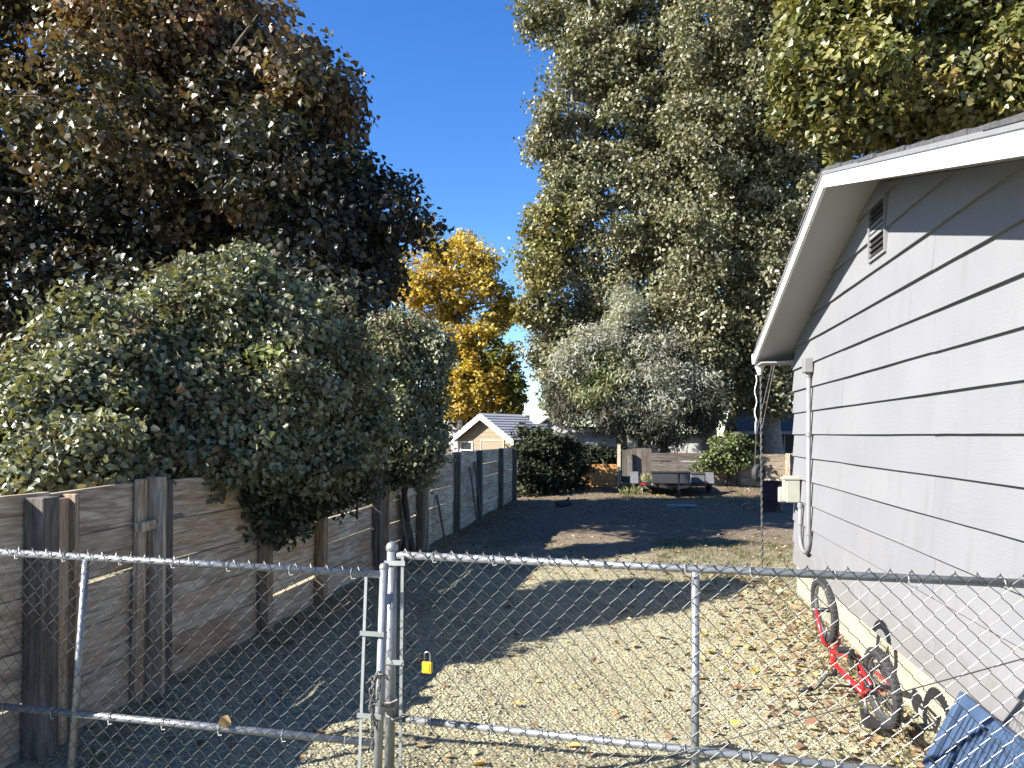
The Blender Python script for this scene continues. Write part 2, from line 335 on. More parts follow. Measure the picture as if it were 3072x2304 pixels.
def tree(name, label, cat, base, tr, fork, lobes, pals, nleaf, size, tm, per=45, clump=.3, bark='bark', mat=None, shell=.5, twigs=6, group=None, up=.6, rand=.7, droop=.5, trunks=1, single=0, clumpmix=.6, crown='crown'):
    base = Vector(base); root = thing(name, label, cat, base, group)
    lob = [(tuple(l[0]), l[1], l[2] if len(l) > 2 else 0) for l in lobes]
    P, O, K, CC = cloud(lob, nleaf, per, clump, pals, shell, clumpmix)
    ok = P[:, 2] > .05; P, O, K = P[ok], O[ok], K[ok]
    sz = size * rng.uniform(.6, 1.3, len(P)); fr = frames(len(P), O, up, rand, droop)
    b0 = np.array(base)
    if single:                              # the leaves that show largest are pieces of their own
        dist = np.linalg.norm(P - np.array([0, 0, H]), axis=1); front = dist - 1.2 * (O * unit(np.array([0, 0, H]) - P)).sum(1)
        pick = np.argsort(front)[:single * 3]; pick = rng.choice(pick, single, replace=False)
        keep = np.ones(len(P), bool); keep[pick] = False
        var = []
        for q in range(7):
            c = palette(pals[0], 1, .2); me = mesh_np('leaf', tm[0], np.array(tm[1]), mat or LEAF, np.repeat(c, len(tm[0]), 0)); var.append(me)
        for q in pick:
            o = link('leaf', var[int(rng.integers(7))], root); s_ = float(sz[q]) * 1.05
            m3 = Matrix((fr[0][q] * s_, fr[1][q] * s_, fr[2][q] * s_)).transposed()
            o.matrix_local = Matrix.Translation(Vector(P[q] - b0)) @ m3.to_4x4()
        P, K, sz, fr = P[keep], K[keep], sz[keep], tuple(f[keep] for f in fr)
    me = leafmesh(crown, P - b0, fr, sz, tm, K, mat or LEAF)
    tag(link(crown, me, root), kind='stuff')
    mb = MB(); br = MB()
    for t in range(trunks):
        bs = base + (Vector((0, 0, 0)) if trunks == 1 else Vector((rng.normal(0, tr * 2.2), rng.normal(0, tr * 2.2), 0)))
        mine = [k for k in range(len(lob)) if k % trunks == t]
        if not mine: continue
        top = Vector(np.mean([lob[k][0] for k in mine], axis=0)); top.z = max(fork * 1.6, top.z)
        fk = bs.lerp(Vector((top.x, top.y, 0)), .35); fk.z = base.z + fork
        pts = limb(mb, bs - Vector((0, 0, .1)), fk, tr, tr * .72, .04, 5, 10)
        lead = limb(mb, fk, top, tr * .72, tr * .22, .05, 8, 8)
        for k in mine:
            c = Vector(lob[k][0]); s0 = min(lead, key=lambda q: (q - c).length + 2.5 * max(0, q.z - c.z + .3))
            limb(br, s0, c, max(tr * .26, .012), max(tr * .09, .006), .08, 5, 5)
            for cc in CC[k][:twigs]: limb(br, c, cc, max(tr * .09, .006), max(tr * .02, .003), .1, 3, 4)
    mb.build('trunk', M[bark], root, smooth=True); br.build('branches', M[bark], root, smooth=True)
    return root
def L(px, py, z, rx, ry, pal=0, rz=None):   # lobe from survey rows and columns: centre, radii in metres
    k = z / FPX; return (at(px, py, z), (rx * k, (rz if rz is not None else (rx + ry) / 2 * k), ry * k), pal)

MAPLE = [[(4, (.060, .062, .034)), (3, (.095, .082, .050)), (2, (.15, .105, .062)), (1, (.20, .115, .055)), (1, (.10, .11, .035))],  # autumn tones, with the crown's lit and shaded boughs put into the colours
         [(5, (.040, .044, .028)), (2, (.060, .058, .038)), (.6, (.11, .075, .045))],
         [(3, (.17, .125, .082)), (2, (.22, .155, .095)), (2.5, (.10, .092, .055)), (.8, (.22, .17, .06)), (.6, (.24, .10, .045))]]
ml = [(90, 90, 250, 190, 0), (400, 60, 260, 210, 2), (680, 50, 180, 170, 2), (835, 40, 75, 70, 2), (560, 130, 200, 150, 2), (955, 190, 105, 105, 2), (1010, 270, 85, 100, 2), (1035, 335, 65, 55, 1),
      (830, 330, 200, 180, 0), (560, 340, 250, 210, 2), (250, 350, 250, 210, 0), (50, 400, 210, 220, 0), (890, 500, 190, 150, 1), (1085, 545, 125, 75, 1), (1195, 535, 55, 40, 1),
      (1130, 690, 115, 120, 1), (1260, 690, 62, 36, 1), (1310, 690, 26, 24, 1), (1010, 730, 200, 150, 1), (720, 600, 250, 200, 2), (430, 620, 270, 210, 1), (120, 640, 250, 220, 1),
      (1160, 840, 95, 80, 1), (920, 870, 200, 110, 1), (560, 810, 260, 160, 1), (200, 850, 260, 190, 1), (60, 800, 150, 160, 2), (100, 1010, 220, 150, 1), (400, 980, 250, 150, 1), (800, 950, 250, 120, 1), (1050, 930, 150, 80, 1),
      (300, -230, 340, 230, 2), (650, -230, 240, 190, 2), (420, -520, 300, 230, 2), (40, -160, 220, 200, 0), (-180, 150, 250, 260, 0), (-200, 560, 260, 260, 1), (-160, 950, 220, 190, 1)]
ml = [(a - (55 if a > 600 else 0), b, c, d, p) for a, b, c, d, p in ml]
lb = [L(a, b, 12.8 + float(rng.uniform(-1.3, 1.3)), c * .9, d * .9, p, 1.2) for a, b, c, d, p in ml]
lb += [L(a, b, 15.0, c * 1.1, d * 1.1, 1, 1.3) for a, b, c, d, p in ml if b > 0 and 150 < a < 1000 and c > 150]  # back layer in the dark set, painting the dark hollows between boughs
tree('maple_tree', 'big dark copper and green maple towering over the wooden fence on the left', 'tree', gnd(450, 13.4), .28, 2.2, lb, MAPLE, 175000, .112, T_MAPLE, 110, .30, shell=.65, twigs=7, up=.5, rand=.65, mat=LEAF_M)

POP = [[(4, (.21, .21, .12)), (3, (.27, .265, .16)), (2, (.15, .155, .085)), (1, (.33, .32, .20))], [(3, (.22, .22, .07)), (3, (.30, .25, .07)), (2, (.15, .16, .06))]]
p1 = [(1600, 40, 70, 55), (1690, 70, 110, 80), (1770, 190, 130, 130), (1650, 330, 60, 60), (1640, 400, 55, 55), (1600, 440, 26, 50), (1700, 450, 105, 90), (1720, 570, 120, 110), (1660, 660, 85, 100, 1), (1680, 780, 90, 100),
      (1620, 800, 60, 90, 1), (1650, 900, 85, 90), (1590, 940, 45, 35, 1), (1680, 1000, 90, 90), (1640, 1070, 60, 60), (1710, 1110, 80, 90), (1860, 320, 170, 180), (1870, 620, 180, 190), (1880, 880, 180, 180), (1900, 70, 170, 150),
      (1820, -150, 190, 170), (1860, -400, 170, 200), (1900, -650, 120, 180), (1850, 1130, 150, 110), (1790, 1010, 120, 110), (1690, 1200, 60, 50)]
p2 = [(2080, 90, 190, 190), (2150, 380, 190, 200), (2110, 650, 190, 190), (2150, 900, 190, 190), (2120, 1110, 190, 130), (2150, -200, 220, 220), (2150, -550, 180, 250), (2000, 480, 120, 160), (2010, 780, 120, 150), (2180, 1180, 130, 80), (2230, 300, 200, 300), (2230, 800, 190, 260), (1990, 300, 150, 250), (2020, 1000, 150, 150), (2300, 60, 180, 200)]
p3 = [(2330, 250, 150, 230), (2350, 600, 150, 240), (2330, 950, 150, 220), (2310, 1120, 120, 120), (2350, -150, 180, 250), (2270, 780, 110, 150), (2260, 430, 110, 150), (2330, 1180, 90, 70), (2240, 120, 120, 170), (2240, 620, 110, 160), (2420, 60, 150, 200), (2430, 400, 110, 130), (2250, 1000, 110, 130), (2230, -100, 130, 200)]
for nm, z, px, n_, lst in (('poplar_tree', 31, 1880, 125000, p1), ('poplar_tree', 32.5, 2130, 140000, p2), ('poplar_tree', 29.5, 2330, 110000, p3)):
    lab = {1880: 'tall grey green poplar tree whose ragged left edge meets the open sky', 2130: 'tall poplar tree in the middle of the three, above the parked trailer', 2330: 'tall poplar tree closest to the eave of the grey house'}[px]
    lb = [L(q[0], q[1], z + float(rng.uniform(-1.2, 1.2)), q[2], q[3], q[4] if len(q) > 4 else 0) for q in lst]
    if px == 2130: lb += [L(a, b, 28.3, c, d) for a, b, c, d in ((2090, 120, 110, 170), (2130, 420, 110, 170), (2090, 720, 110, 170), (2130, 980, 120, 140), (2060, 330, 90, 120), (2050, 900, 90, 120))]
    tree(nm, lab, 'tree', gnd(px, z), .42, 3.0, lb, POP, n_, .175, T_RHOMB, 75, .38, 'bark_p', shell=.3, twigs=9, group='tall poplars behind the back fence', rand=.9, up=.35, droop=.8)

SYC = [[(3, (.15, .165, .05)), (3, (.21, .20, .06)), (2, (.10, .115, .04)), (1.5, (.27, .21, .07))]]
sl = [(2480, 120, 130, 130), (2620, 60, 170, 150), (2820, 60, 190, 170), (3000, 120, 180, 170), (2560, 260, 150, 120), (2740, 260, 190, 120), (2930, 260, 190, 110), (2450, 330, 95, 80), (2560, 390, 130, 70), (3130, 200, 180, 200), (2700, -200, 280, 220), (3000, -200, 260, 220), (2850, -480, 300, 250), (2420, 230, 70, 70), (2760, 360, 150, 60), (2500, 0, 130, 120), (2420, 120, 70, 90)]
tree('sycamore_tree', 'broad yellow green tree with large leaves rising behind the grey house roof', 'tree', gnd(2850, 15.5), .3, 3.0, [L(a, b, 15 + float(rng.uniform(-.9, .9)), c, d, 0, 1.2) for a, b, c, d in sl], SYC, 52000, .14, T_MAPLE, 60, .30, shell=.35, twigs=8)

YEL = [[(4, (.62, .46, .075)), (3, (.56, .38, .06)), (2, (.40, .33, .08)), (1, (.16, .13, .03))], [(3, (.17, .19, .035)), (2, (.28, .24, .04)), (2, (.11, .13, .03))]]
yl = [(1320, 745, 60, 50), (1400, 770, 55, 60), (1450, 800, 45, 60), (1290, 840, 70, 60), (1390, 870, 95, 60), (1240, 890, 60, 45), (1330, 940, 90, 45), (1500, 900, 50, 55), (1540, 930, 35, 35), (1480, 960, 60, 35), (1200, 800, 50, 50), (1270, 690, 25, 30), (1390, 720, 16, 30), (1160, 830, 40, 50)]
tree('ash_tree', 'airy golden yellow autumn tree against the blue sky behind the lilac', 'tree', gnd(1395, 37), .25, 6.0, [L(a, b, 37 + float(rng.uniform(-.8, .8)), c, d) for a, b, c, d in yl], YEL, 15000, .20, T_RHOMB, 30, .30, shell=.2, twigs=8, mat=LEAF_S, rand=.9)
yl = [(1380, 1030, 65, 50), (1440, 1010, 50, 40), (1390, 1080, 65, 70), (1420, 1150, 80, 60), (1370, 1170, 60, 50), (1500, 1060, 45, 45, 1), (1500, 1130, 50, 60), (1540, 1150, 40, 50, 1), (1540, 1210, 40, 40, 1), (1470, 1120, 50, 60), (1460, 1200, 60, 35), (1530, 1235, 30, 25, 1), (1370, 1220, 60, 30)]
tree('linden_tree', 'round orange and green tree standing right behind the beige shed', 'tree', gnd(1450, 33), .22, 2.4, [L(q[0], q[1], 33, q[2], q[3], q[4] if len(q) > 4 else 0) for q in yl], YEL, 17000, .18, T_RHOMB, 40, .22, shell=.4, twigs=5, mat=LEAF_S)
tree('plum_tree', 'low dark red tree showing over the beige shed roof', 'tree', gnd(1400, 42), .16, 1.4, [L(1370, 1225, 42, 60, 35), L(1440, 1225, 42, 55, 35), L(1400, 1250, 42, 70, 40)], [[(3, (.07, .022, .022)), (2, (.04, .02, .018))]], 5000, .2, T_RHOMB, 30, .25, shell=.3, twigs=3)
OLV = [[(4, (.40, .415, .36)), (3, (.30, .315, .27)), (2, (.48, .49, .43))], [(3, (.30, .32, .16)), (2, (.24, .27, .15))], [(3, (.11, .115, .085)), (3, (.08, .085, .06)), (1, (.2, .2, .17))]]
ol = [(1865, 900, 22, 40), (1905, 940, 22, 40), (1760, 1010, 25, 45), (1700, 1070, 28, 45), (2010, 1010, 25, 45), (2080, 1060, 30, 35), (1660, 1190, 25, 50, 2), (2150, 1180, 30, 40, 2), (1870, 930, 40, 50), (1860, 1000, 85, 60), (1790, 1040, 80, 60), (1940, 1050, 95, 60), (1730, 1090, 75, 60), (1830, 1100, 90, 60, 1), (1930, 1130, 110, 70), (2040, 1090, 65, 60), (2070, 1140, 85, 55), (1690, 1160, 60, 55, 2), (1770, 1170, 80, 60, 1), (1880, 1190, 100, 65), (2000, 1190, 100, 60), (2100, 1200, 75, 60, 2),
      (1710, 1230, 60, 45, 2), (1820, 1250, 90, 45, 2), (1950, 1260, 110, 50, 2), (2070, 1260, 90, 45, 2), (1990, 1310, 70, 40, 2)]
tree('olive_tree', 'silvery grey feathery tree in front of the poplars, above the small shed', 'tree', gnd(2010, 28.3), .2, 1.9, [L(q[0], q[1], 28 + float(rng.uniform(-.7, .7)), q[2], q[3], q[4] if len(q) > 4 else 0) for q in ol], OLV, 60000, .20, T_THIN, 45, .28, shell=.15, twigs=6, mat=LEAF_S, droop=1.2)
VIN = [[(4, (.03, .038, .02)), (2, (.05, .06, .028)), (.4, (.12, .14, .05))]]
tree('vine_bush', 'dark ivy covered bush at the far end of the wooden fence', 'bush', gnd(1640, 22.6), .05, .5, [L(1580, 1300, 22.8, 22, 18), L(1655, 1325, 23, 40, 26), L(1740, 1395, 24, 26, 22), L(1545, 1480, 21.4, 20, 16), L(1620, 1360, 22.6, 60, 45), L(1600, 1430, 22.2, 60, 45), L(1680, 1410, 22.8, 50, 60), L(1620, 1310, 22.6, 38, 25), L(1570, 1455, 21.8, 35, 28), L(1660, 1465, 22.3, 45, 25), L(1700, 1360, 23.3, 40, 50), L(1720, 1440, 23.6, 30, 40), L(1545, 1400, 21.6, 25, 30), L(1560, 1350, 22.4, 30, 25)], VIN, 14000, .10, T_HEART, 40, .20, shell=.2, twigs=5, trunks=3, mat=LITTER)
tree('bramble_bush', 'dark overgrown bush rising behind the low orange gate', 'bush', gnd(1800, 25.2), .05, .5, [L(1790, 1370, 25.2, 60, 25), L(1870, 1400, 25.4, 36, 55), L(1750, 1360, 25.4, 40, 25)], VIN, 6000, .10, T_HEART, 40, .18, shell=.2, twigs=5, trunks=3, mat=LITTER)
tree('young_tree', 'small bright green leafy tree on a thick stump before the sunlit plank fence', 'tree', gnd(2197, 25.6), .14, .55, [L(2180, 1330, 25.6, 50, 32), L(2135, 1375, 25.4, 38, 26), L(2225, 1375, 25.6, 36, 28), L(2190, 1385, 25.4, 50, 24), L(2100, 1400, 25.4, 24, 12), L(2250, 1340, 25.8, 26, 14)], [[(3, (.13, .16, .055)), (2, (.10, .12, .045)), (1, (.17, .19, .08))]], 4200, .12, T_RHOMB, 30, .13, shell=.3, twigs=5)
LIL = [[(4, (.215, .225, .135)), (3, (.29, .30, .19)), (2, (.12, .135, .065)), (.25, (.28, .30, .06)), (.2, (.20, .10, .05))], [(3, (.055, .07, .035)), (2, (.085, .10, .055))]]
def lilac(label, base, lobes, n_, single, size=.056):
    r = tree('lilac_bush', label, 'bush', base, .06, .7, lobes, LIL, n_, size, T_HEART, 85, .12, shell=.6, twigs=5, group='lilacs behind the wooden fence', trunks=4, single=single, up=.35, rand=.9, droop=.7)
    P, O, K, _ = cloud([(tuple(l[0]), l[1], 0) for l in lobes], n_ // 16, 16, .045, [[(3, (.16, .085, .05)), (2, (.24, .15, .09))]], .85, .5, 1.6)
    fr = frames(len(P), O, .2, 1, -1.5); b0 = np.array(base)
    tag(link('seed_heads', leafmesh('seed_heads', P - b0, fr, .05 * rng.uniform(.5, 1.2, len(P)), T_THIN, K, LITTER), r), kind='stuff')
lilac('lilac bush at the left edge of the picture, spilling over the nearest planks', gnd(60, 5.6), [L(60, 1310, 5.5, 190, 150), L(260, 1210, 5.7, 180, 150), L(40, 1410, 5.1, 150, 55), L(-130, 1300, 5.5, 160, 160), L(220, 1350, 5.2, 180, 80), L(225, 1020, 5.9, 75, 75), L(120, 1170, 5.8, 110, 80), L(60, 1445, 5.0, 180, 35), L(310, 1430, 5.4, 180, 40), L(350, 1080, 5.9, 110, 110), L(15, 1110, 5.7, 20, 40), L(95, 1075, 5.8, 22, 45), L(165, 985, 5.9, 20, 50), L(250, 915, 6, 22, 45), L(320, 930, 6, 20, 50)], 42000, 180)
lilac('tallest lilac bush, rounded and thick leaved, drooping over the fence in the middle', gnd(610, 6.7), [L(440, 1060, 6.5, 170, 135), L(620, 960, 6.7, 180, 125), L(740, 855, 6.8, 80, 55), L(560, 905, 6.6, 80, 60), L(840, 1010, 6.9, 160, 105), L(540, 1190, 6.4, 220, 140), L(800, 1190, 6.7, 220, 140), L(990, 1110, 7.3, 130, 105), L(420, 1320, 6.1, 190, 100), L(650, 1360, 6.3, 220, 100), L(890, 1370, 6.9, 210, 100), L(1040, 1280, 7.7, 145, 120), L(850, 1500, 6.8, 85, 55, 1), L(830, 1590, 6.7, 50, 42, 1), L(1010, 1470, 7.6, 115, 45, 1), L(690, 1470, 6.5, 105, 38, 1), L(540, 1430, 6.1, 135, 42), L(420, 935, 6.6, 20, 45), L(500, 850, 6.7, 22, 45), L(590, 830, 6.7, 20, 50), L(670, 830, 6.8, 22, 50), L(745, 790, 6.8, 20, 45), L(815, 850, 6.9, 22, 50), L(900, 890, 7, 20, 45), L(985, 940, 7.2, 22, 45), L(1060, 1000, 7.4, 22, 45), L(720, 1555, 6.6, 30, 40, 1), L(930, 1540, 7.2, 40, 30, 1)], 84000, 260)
lilac('farther lilac bush with finer leaves between the golden tree and the fence', gnd(1200, 10.8), [L(1190, 1010, 10.7, 95, 65), L(1275, 1040, 10.7, 75, 75), L(1120, 1080, 10.4, 105, 85), L(1245, 1150, 10.7, 100, 95), L(1130, 1220, 10.2, 115, 105), L(1255, 1270, 10.7, 80, 95), L(1190, 1340, 10.2, 125, 85), L(1235, 1400, 10.4, 75, 55), L(1110, 1410, 9.9, 105, 55, 1)], 42000, 0, .055)

# ------------------------------------------------------------------ the grey house
WX = 1.705; YF, YR = 8.866, 5.81; YN = 2 * YR - YF; FX = WX - .36; SL = .2865; ZP = 3.712; XB = 10.0
house = thing('house', 'grey house gable with wide lap siding and white trim on the right', 'house', (WX, YF, 0))
roofz = lambda y: ZP - SL * abs(y - YR)
mb = MB(); mb.prism([(WX + .03, YF - .02, .30), (WX + .03, YN + .02, .30), (WX + .03, YN + .02, roofz(YN) - .13), (WX + .03, YR, ZP - .13), (WX + .03, YF - .02, roofz(YF) - .13)], (XB - WX - .4, 0, 0)); mb.build('wall', M['siding'], house)
fo = MB(); fo.box((WX + .022, YF - .03, -.3), (XB - .45, YN + .03, .312)); fo.build('foundation', M['found'], house)
zt = .312; row = 0
while zt < ZP - .16:
    zb, zt2 = zt, zt + .2404 + .012
    lim = lambda z: min(YF, YR + max(0, (ZP - .126 - z) / SL))
    joints = [4.755] if row % 2 == 0 else [6.757]
    y1b, y1t = lim(zb), lim(min(zt2, ZP - .128)); y0b, y0t = 2 * YR - y1b, 2 * YR - y1t
    cuts = [None] + [j for j in joints if y0t + .1 < j < y1t - .1] + [None]
    for i in range(len(cuts) - 1):
        a, b = cuts[i], cuts[i + 1]
        ab, at_ = (y0b, y0t) if a is None else (a + .0015, a + .0015); bb_, bt = (y1b, y1t) if b is None else (b - .0015, b - .0015)
        ztt = min(zt2, ZP - .128); j = float(rng.uniform(-.001, .001))
        p = MB(); ns_ = 9; ph = float(rng.uniform(0, 6.3)); vv = []
        for q_ in range(ns_ + 1):
            t = q_ / ns_; yb_, yt_ = ab + (bb_ - ab) * t, at_ + (bt - at_) * t
            wv = .0022 * math.sin(yb_ * 2.3 + ph) + float(rng.normal(0, .0007)); wz = .0016 * math.sin(yb_ * 1.7 + ph * 2) + float(rng.normal(0, .0005))
            vv += [(WX - .020 + j + wv, yb_, zb + wz), (WX + .028, yb_, zb), (WX + .002, yt_, ztt), (WX + .028, yt_, ztt)]
        ff = []
        for q_ in range(ns_):
            o_ = q_ * 4; ff += [(o_, o_ + 2, o_ + 6, o_ + 4), (o_, o_ + 4, o_ + 5, o_ + 1), (o_ + 1, o_ + 5, o_ + 7, o_ + 3), (o_ + 2, o_ + 3, o_ + 7, o_ + 6)]
        e_ = ns_ * 4; ff += [(0, 1, 3, 2), (e_, e_ + 2, e_ + 3, e_ + 1)]; p.add(vv, ff)
        p.build('siding_board', M['siding'], house)
    zt += .2404; row += 1
cb = MB(); cb.box((WX + .03, YF - .02, .30), (WX + .12, YF + .012, roofz(YF) - .2)); cb.build('corner_trim', M['siding'], house)
EV = 9.24; EN = 2 * YR - EV
for s, ye in ((1, EV), (-1, EN)):
    zt_, ze = ZP, roofz(ye)
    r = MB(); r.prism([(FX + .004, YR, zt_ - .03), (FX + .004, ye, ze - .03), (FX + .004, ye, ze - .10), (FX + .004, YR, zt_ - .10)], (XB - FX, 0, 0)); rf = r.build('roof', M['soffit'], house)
    for i in range(14):
        a, b = i / 14, (i + 1) / 14 + .02; ya, yb = ye + (YR - ye) * a - s * -.015, ye + (YR - ye) * min(b, 1)
        q = MB(); za, zb_ = roofz(ya) - .004, roofz(yb) - .012
        wob = float(rng.uniform(-.012, .012))
        q.prism([(FX - .03 + wob, ya, za - .022), (FX - .03 + wob, yb, zb_ - .016), (FX - .03 + wob, yb, zb_ + .002), (FX - .03 + wob, ya, za + .004)], (XB - FX + .03, 0, 0)); q.build('shingle_course', M['shingle'], rf)
    f = MB(); f.prism([(FX - .026, YR, zt_ - .052), (FX - .026, ye, ze - .052), (FX - .026, ye, ze - .148), (FX - .026, YR, zt_ - .148)], (.024, 0, 0)); f.build('rake_board', M['white_old'], house)
    f = MB(); f.prism([(FX - .034, YR, zt_ - .028), (FX - .034, ye, ze - .028), (FX - .034, ye, ze - .052), (FX - .034, YR, zt_ - .052)], (.034, 0, 0)); f.build('drip_edge', M['conduit'], house)
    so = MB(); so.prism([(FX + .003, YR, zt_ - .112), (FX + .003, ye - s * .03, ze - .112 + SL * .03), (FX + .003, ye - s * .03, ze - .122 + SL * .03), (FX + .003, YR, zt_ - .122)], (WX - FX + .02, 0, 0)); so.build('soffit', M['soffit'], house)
    e = MB(); e.box((FX, ye - s * .025, ze - .16), (XB, ye, ze - .032)); e.build('eave_board', M['white'], house)
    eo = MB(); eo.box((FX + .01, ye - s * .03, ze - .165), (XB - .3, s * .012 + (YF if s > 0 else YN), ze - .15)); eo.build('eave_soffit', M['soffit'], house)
    g = MB(); g0 = ye + s * .003; prof = [(0, 0), (0, -.12), (.07, -.12), (.10, -.06), (.11, 0), (.105, 0), (.095, -.058), (.067, -.115), (.005, -.115), (.005, 0)]
    P3 = [(FX - .03, g0 + s * a, ze - .02 + b) for a, b in prof]; g.prism(P3, (XB - FX, 0, 0))
    g.prism([(FX - .034, g0, ze - .02), (FX - .034, g0, ze - .142), (FX - .034, g0 + s * .07, ze - .142), (FX - .034, g0 + s * .10, ze - .08), (FX - .034, g0 + s * .11, ze - .02)], (.006, 0, 0)); gu = g.build('gutter', M['white'], house)
    if s > 0:
        ou = MB(); ou.lathe([(.055, 0), (.055, -.03), (.03, -.10), (.024, -.13)], (FX + .05, g0 + .05, ze - .14), n=14); ou.build('outlet', M['white'], gu, smooth=True); OUT = Vector((FX + .05, g0 + .05, ze - .27))
v0, v1 = 5.62, 5.97; vz0, vz1 = 3.05, 3.42
v = MB(); v.box((WX - .010, v0, vz0), (WX + .03, v1, vz1)); gv = v.build('gable_vent', M['black'], house)  # black backing: the darkness inside the vent is put into the colour
for a, b in (((v0 - .02, vz0 - .02), (v1 + .02, vz0)), ((v0 - .02, vz1), (v1 + .02, vz1 + .02)), ((v0 - .02, vz0), (v0, vz1)), ((v1, vz0), (v1 + .02, vz1))):
    f = MB(); f.box((WX - .03, a[0], a[1]), (WX + .01, b[0], b[1])); f.build('frame', M['siding'], gv)
for i in range(9):
    z = vz0 + (i + .5) * (vz1 - vz0) / 9; f = MB(); f.obox((WX - .018, (v0 + v1) / 2, z), ((0, 1, 0), (1, 0, .8), (-.8, 0, 1)), ((v1 - v0) / 2 - .001, .009, .0025)); f.build('slat', M['wall_d'], gv)

# electrical box and conduit on the wall
b0y = Yon(WX, 2400); ub = thing('meter_box', 'cream electrical box with looping grey conduit on the siding', 'electrical box', (WX, b0y, .5))
b = MB(); b.box((WX - .16, b0y - .115, 1.02), (WX - .02, b0y + .13, 1.30)); bx = b.build('box', M['cream'], ub, bevel=.008)
b = MB(); b.box((WX - .172, b0y - .095, 1.03), (WX - .161, b0y + .085, 1.265)); b.build('cover', M['cream'], bx, bevel=.004)
b = MB(); b.box((WX - .185, b0y - .125, 1.268), (WX - .02, b0y + .13, 1.285)); b.build('hood', M['cream'], bx)
b = MB(); b.box((WX - .20, b0y + .131, 1.0), (WX - .03, b0y + .19, 1.17)); b.build('side_box', M['cream'], bx, bevel=.015)
cy1, cy0 = Yon(WX, 2396 + 18), Yon(WX, 2440); cx = WX - .045
path = [(cx, cy1, 1.03), (cx, cy1, .80), (cx, cy1, .72)] + [(cx, (cy0 + cy1) / 2 + math.cos(t) * (cy1 - cy0) / 2, .66 - math.sin(t) * .12) for t in np.linspace(0, math.pi, 9)] + [(cx, cy0, .75), (cx, cy0, 2.36)]
b = MB(); b.tube(path, .022, 12); b.build('conduit', M['conduit'], ub, smooth=True)
for z, y in ((1.0, cy1), (.82, cy1), (.76, cy0), (2.35, cy0), (1.75, cy0)):
    b = MB(); b.lathe([(.001, 0), (.030, 0), (.030, .045), (.001, .045)], (cx, y, z - .02), n=12); b.build('coupling', M['conduit'], ub)
b = MB(); b.box((WX - .10, cy0 - .06, 2.37), (WX - .012, cy0 + .06, 2.52)); b.build('junction_box', M['conduit'], ub, bevel=.01)
sc = at(2362, 1098, 8.95); t = thing('security_camera', 'small round security camera under the eave at the house corner', 'camera', sc)
b = MB(); b.lathe([(.001, -.05), (.045, -.05), (.055, -.02), (.055, .05), (.05, .06), (.001, .06)], sc, (-.25, -1, -.12), 18); b.build('housing', M['conduit'], t, smooth=False)
b = MB(); b.lathe([(.001, .061), (.040, .061), (.034, .066), (.001, .066)], sc, (-.25, -1, -.12), 18); b.build('lens', M['glass'], t)
b = MB(); b.tube([sc + Vector((0, .03, .03)), sc + Vector((.02, .05, .12))], .015, 8); b.build('mount', M['conduit'], t)

# rain chain and hanging cord below the gutter outlet
def chain(parent, path, link_len, r, mat, name='link', start=0):
    P = [Vector(p) for p in path]; seg = [(P[i + 1] - P[i]).length for i in range(len(P) - 1)]; tot = sum(seg); n_ = int(tot / (link_len * .74)); meshes = {}
    for k in range(n_):
        s_ = (k + .5) * tot / n_; i = 0
        while i < len(seg) - 1 and s_ > seg[i]: s_ -= seg[i]; i += 1
        c = P[i].lerp(P[i + 1], s_ / seg[i]); d = (P[i + 1] - P[i]).normalized(); a = d.orthogonal().normalized(); b_ = d.cross(a)
        if (k + start) % 2: a, b_ = b_, -a
        if 'm' not in meshes:
            q = MB(); hl, hw = link_len / 2 - r, link_len * .3
            q.tube([(math.cos(g) * hw * .5 if True else 0, 0, math.sin(g) * hw * .5 + math.copysign(hl - hw * .5, math.sin(g))) for g in np.linspace(.15, 2 * math.pi + .15, 14, endpoint=False)], r, 5, closed=True)
            me = bpy.data.meshes.new(name); me.from_pydata([tuple(v_) for v_ in q.v], [], q.f); me.materials.append(mat); me.polygons.foreach_set('use_smooth', np.ones(len(me.polygons), dtype=bool)); meshes['m'] = me
        o = link(name, meshes['m'], parent); o.matrix_local = Matrix.Translation(c - ORG[parent.name]) @ Matrix((a, b_, d)).transposed().to_4x4()
rc = thing('rain_chain', 'long dark rain chain hanging from the gutter outlet to the ground', 'chain', (OUT.x, OUT.y, 0))
chain(rc, [OUT + Vector((.012, 0, .02)), (OUT.x + .03, OUT.y, .02)], .055, .0055, M['galvd'])
hc = thing('hanging_cord', 'pale twisted cord hanging beside the rain chain', 'cord', OUT)
q = MB(); q.tube([OUT + Vector((-.045 + .012 * math.sin(i * .9), 0, -i * .036)) for i in range(17)], [.006 + .002 * (i > 11) for i in range(17)], 7); q.build('cord', M['white'], hc, smooth=True)
q = MB(); q.lathe([(.001, 0), (.013, 0), (.015, -.13), (.008, -.16), (.001, -.16)], OUT + Vector((-.045, 0, -.55)), n=12); q.build('weight', M['conduit'], hc, smooth=True)

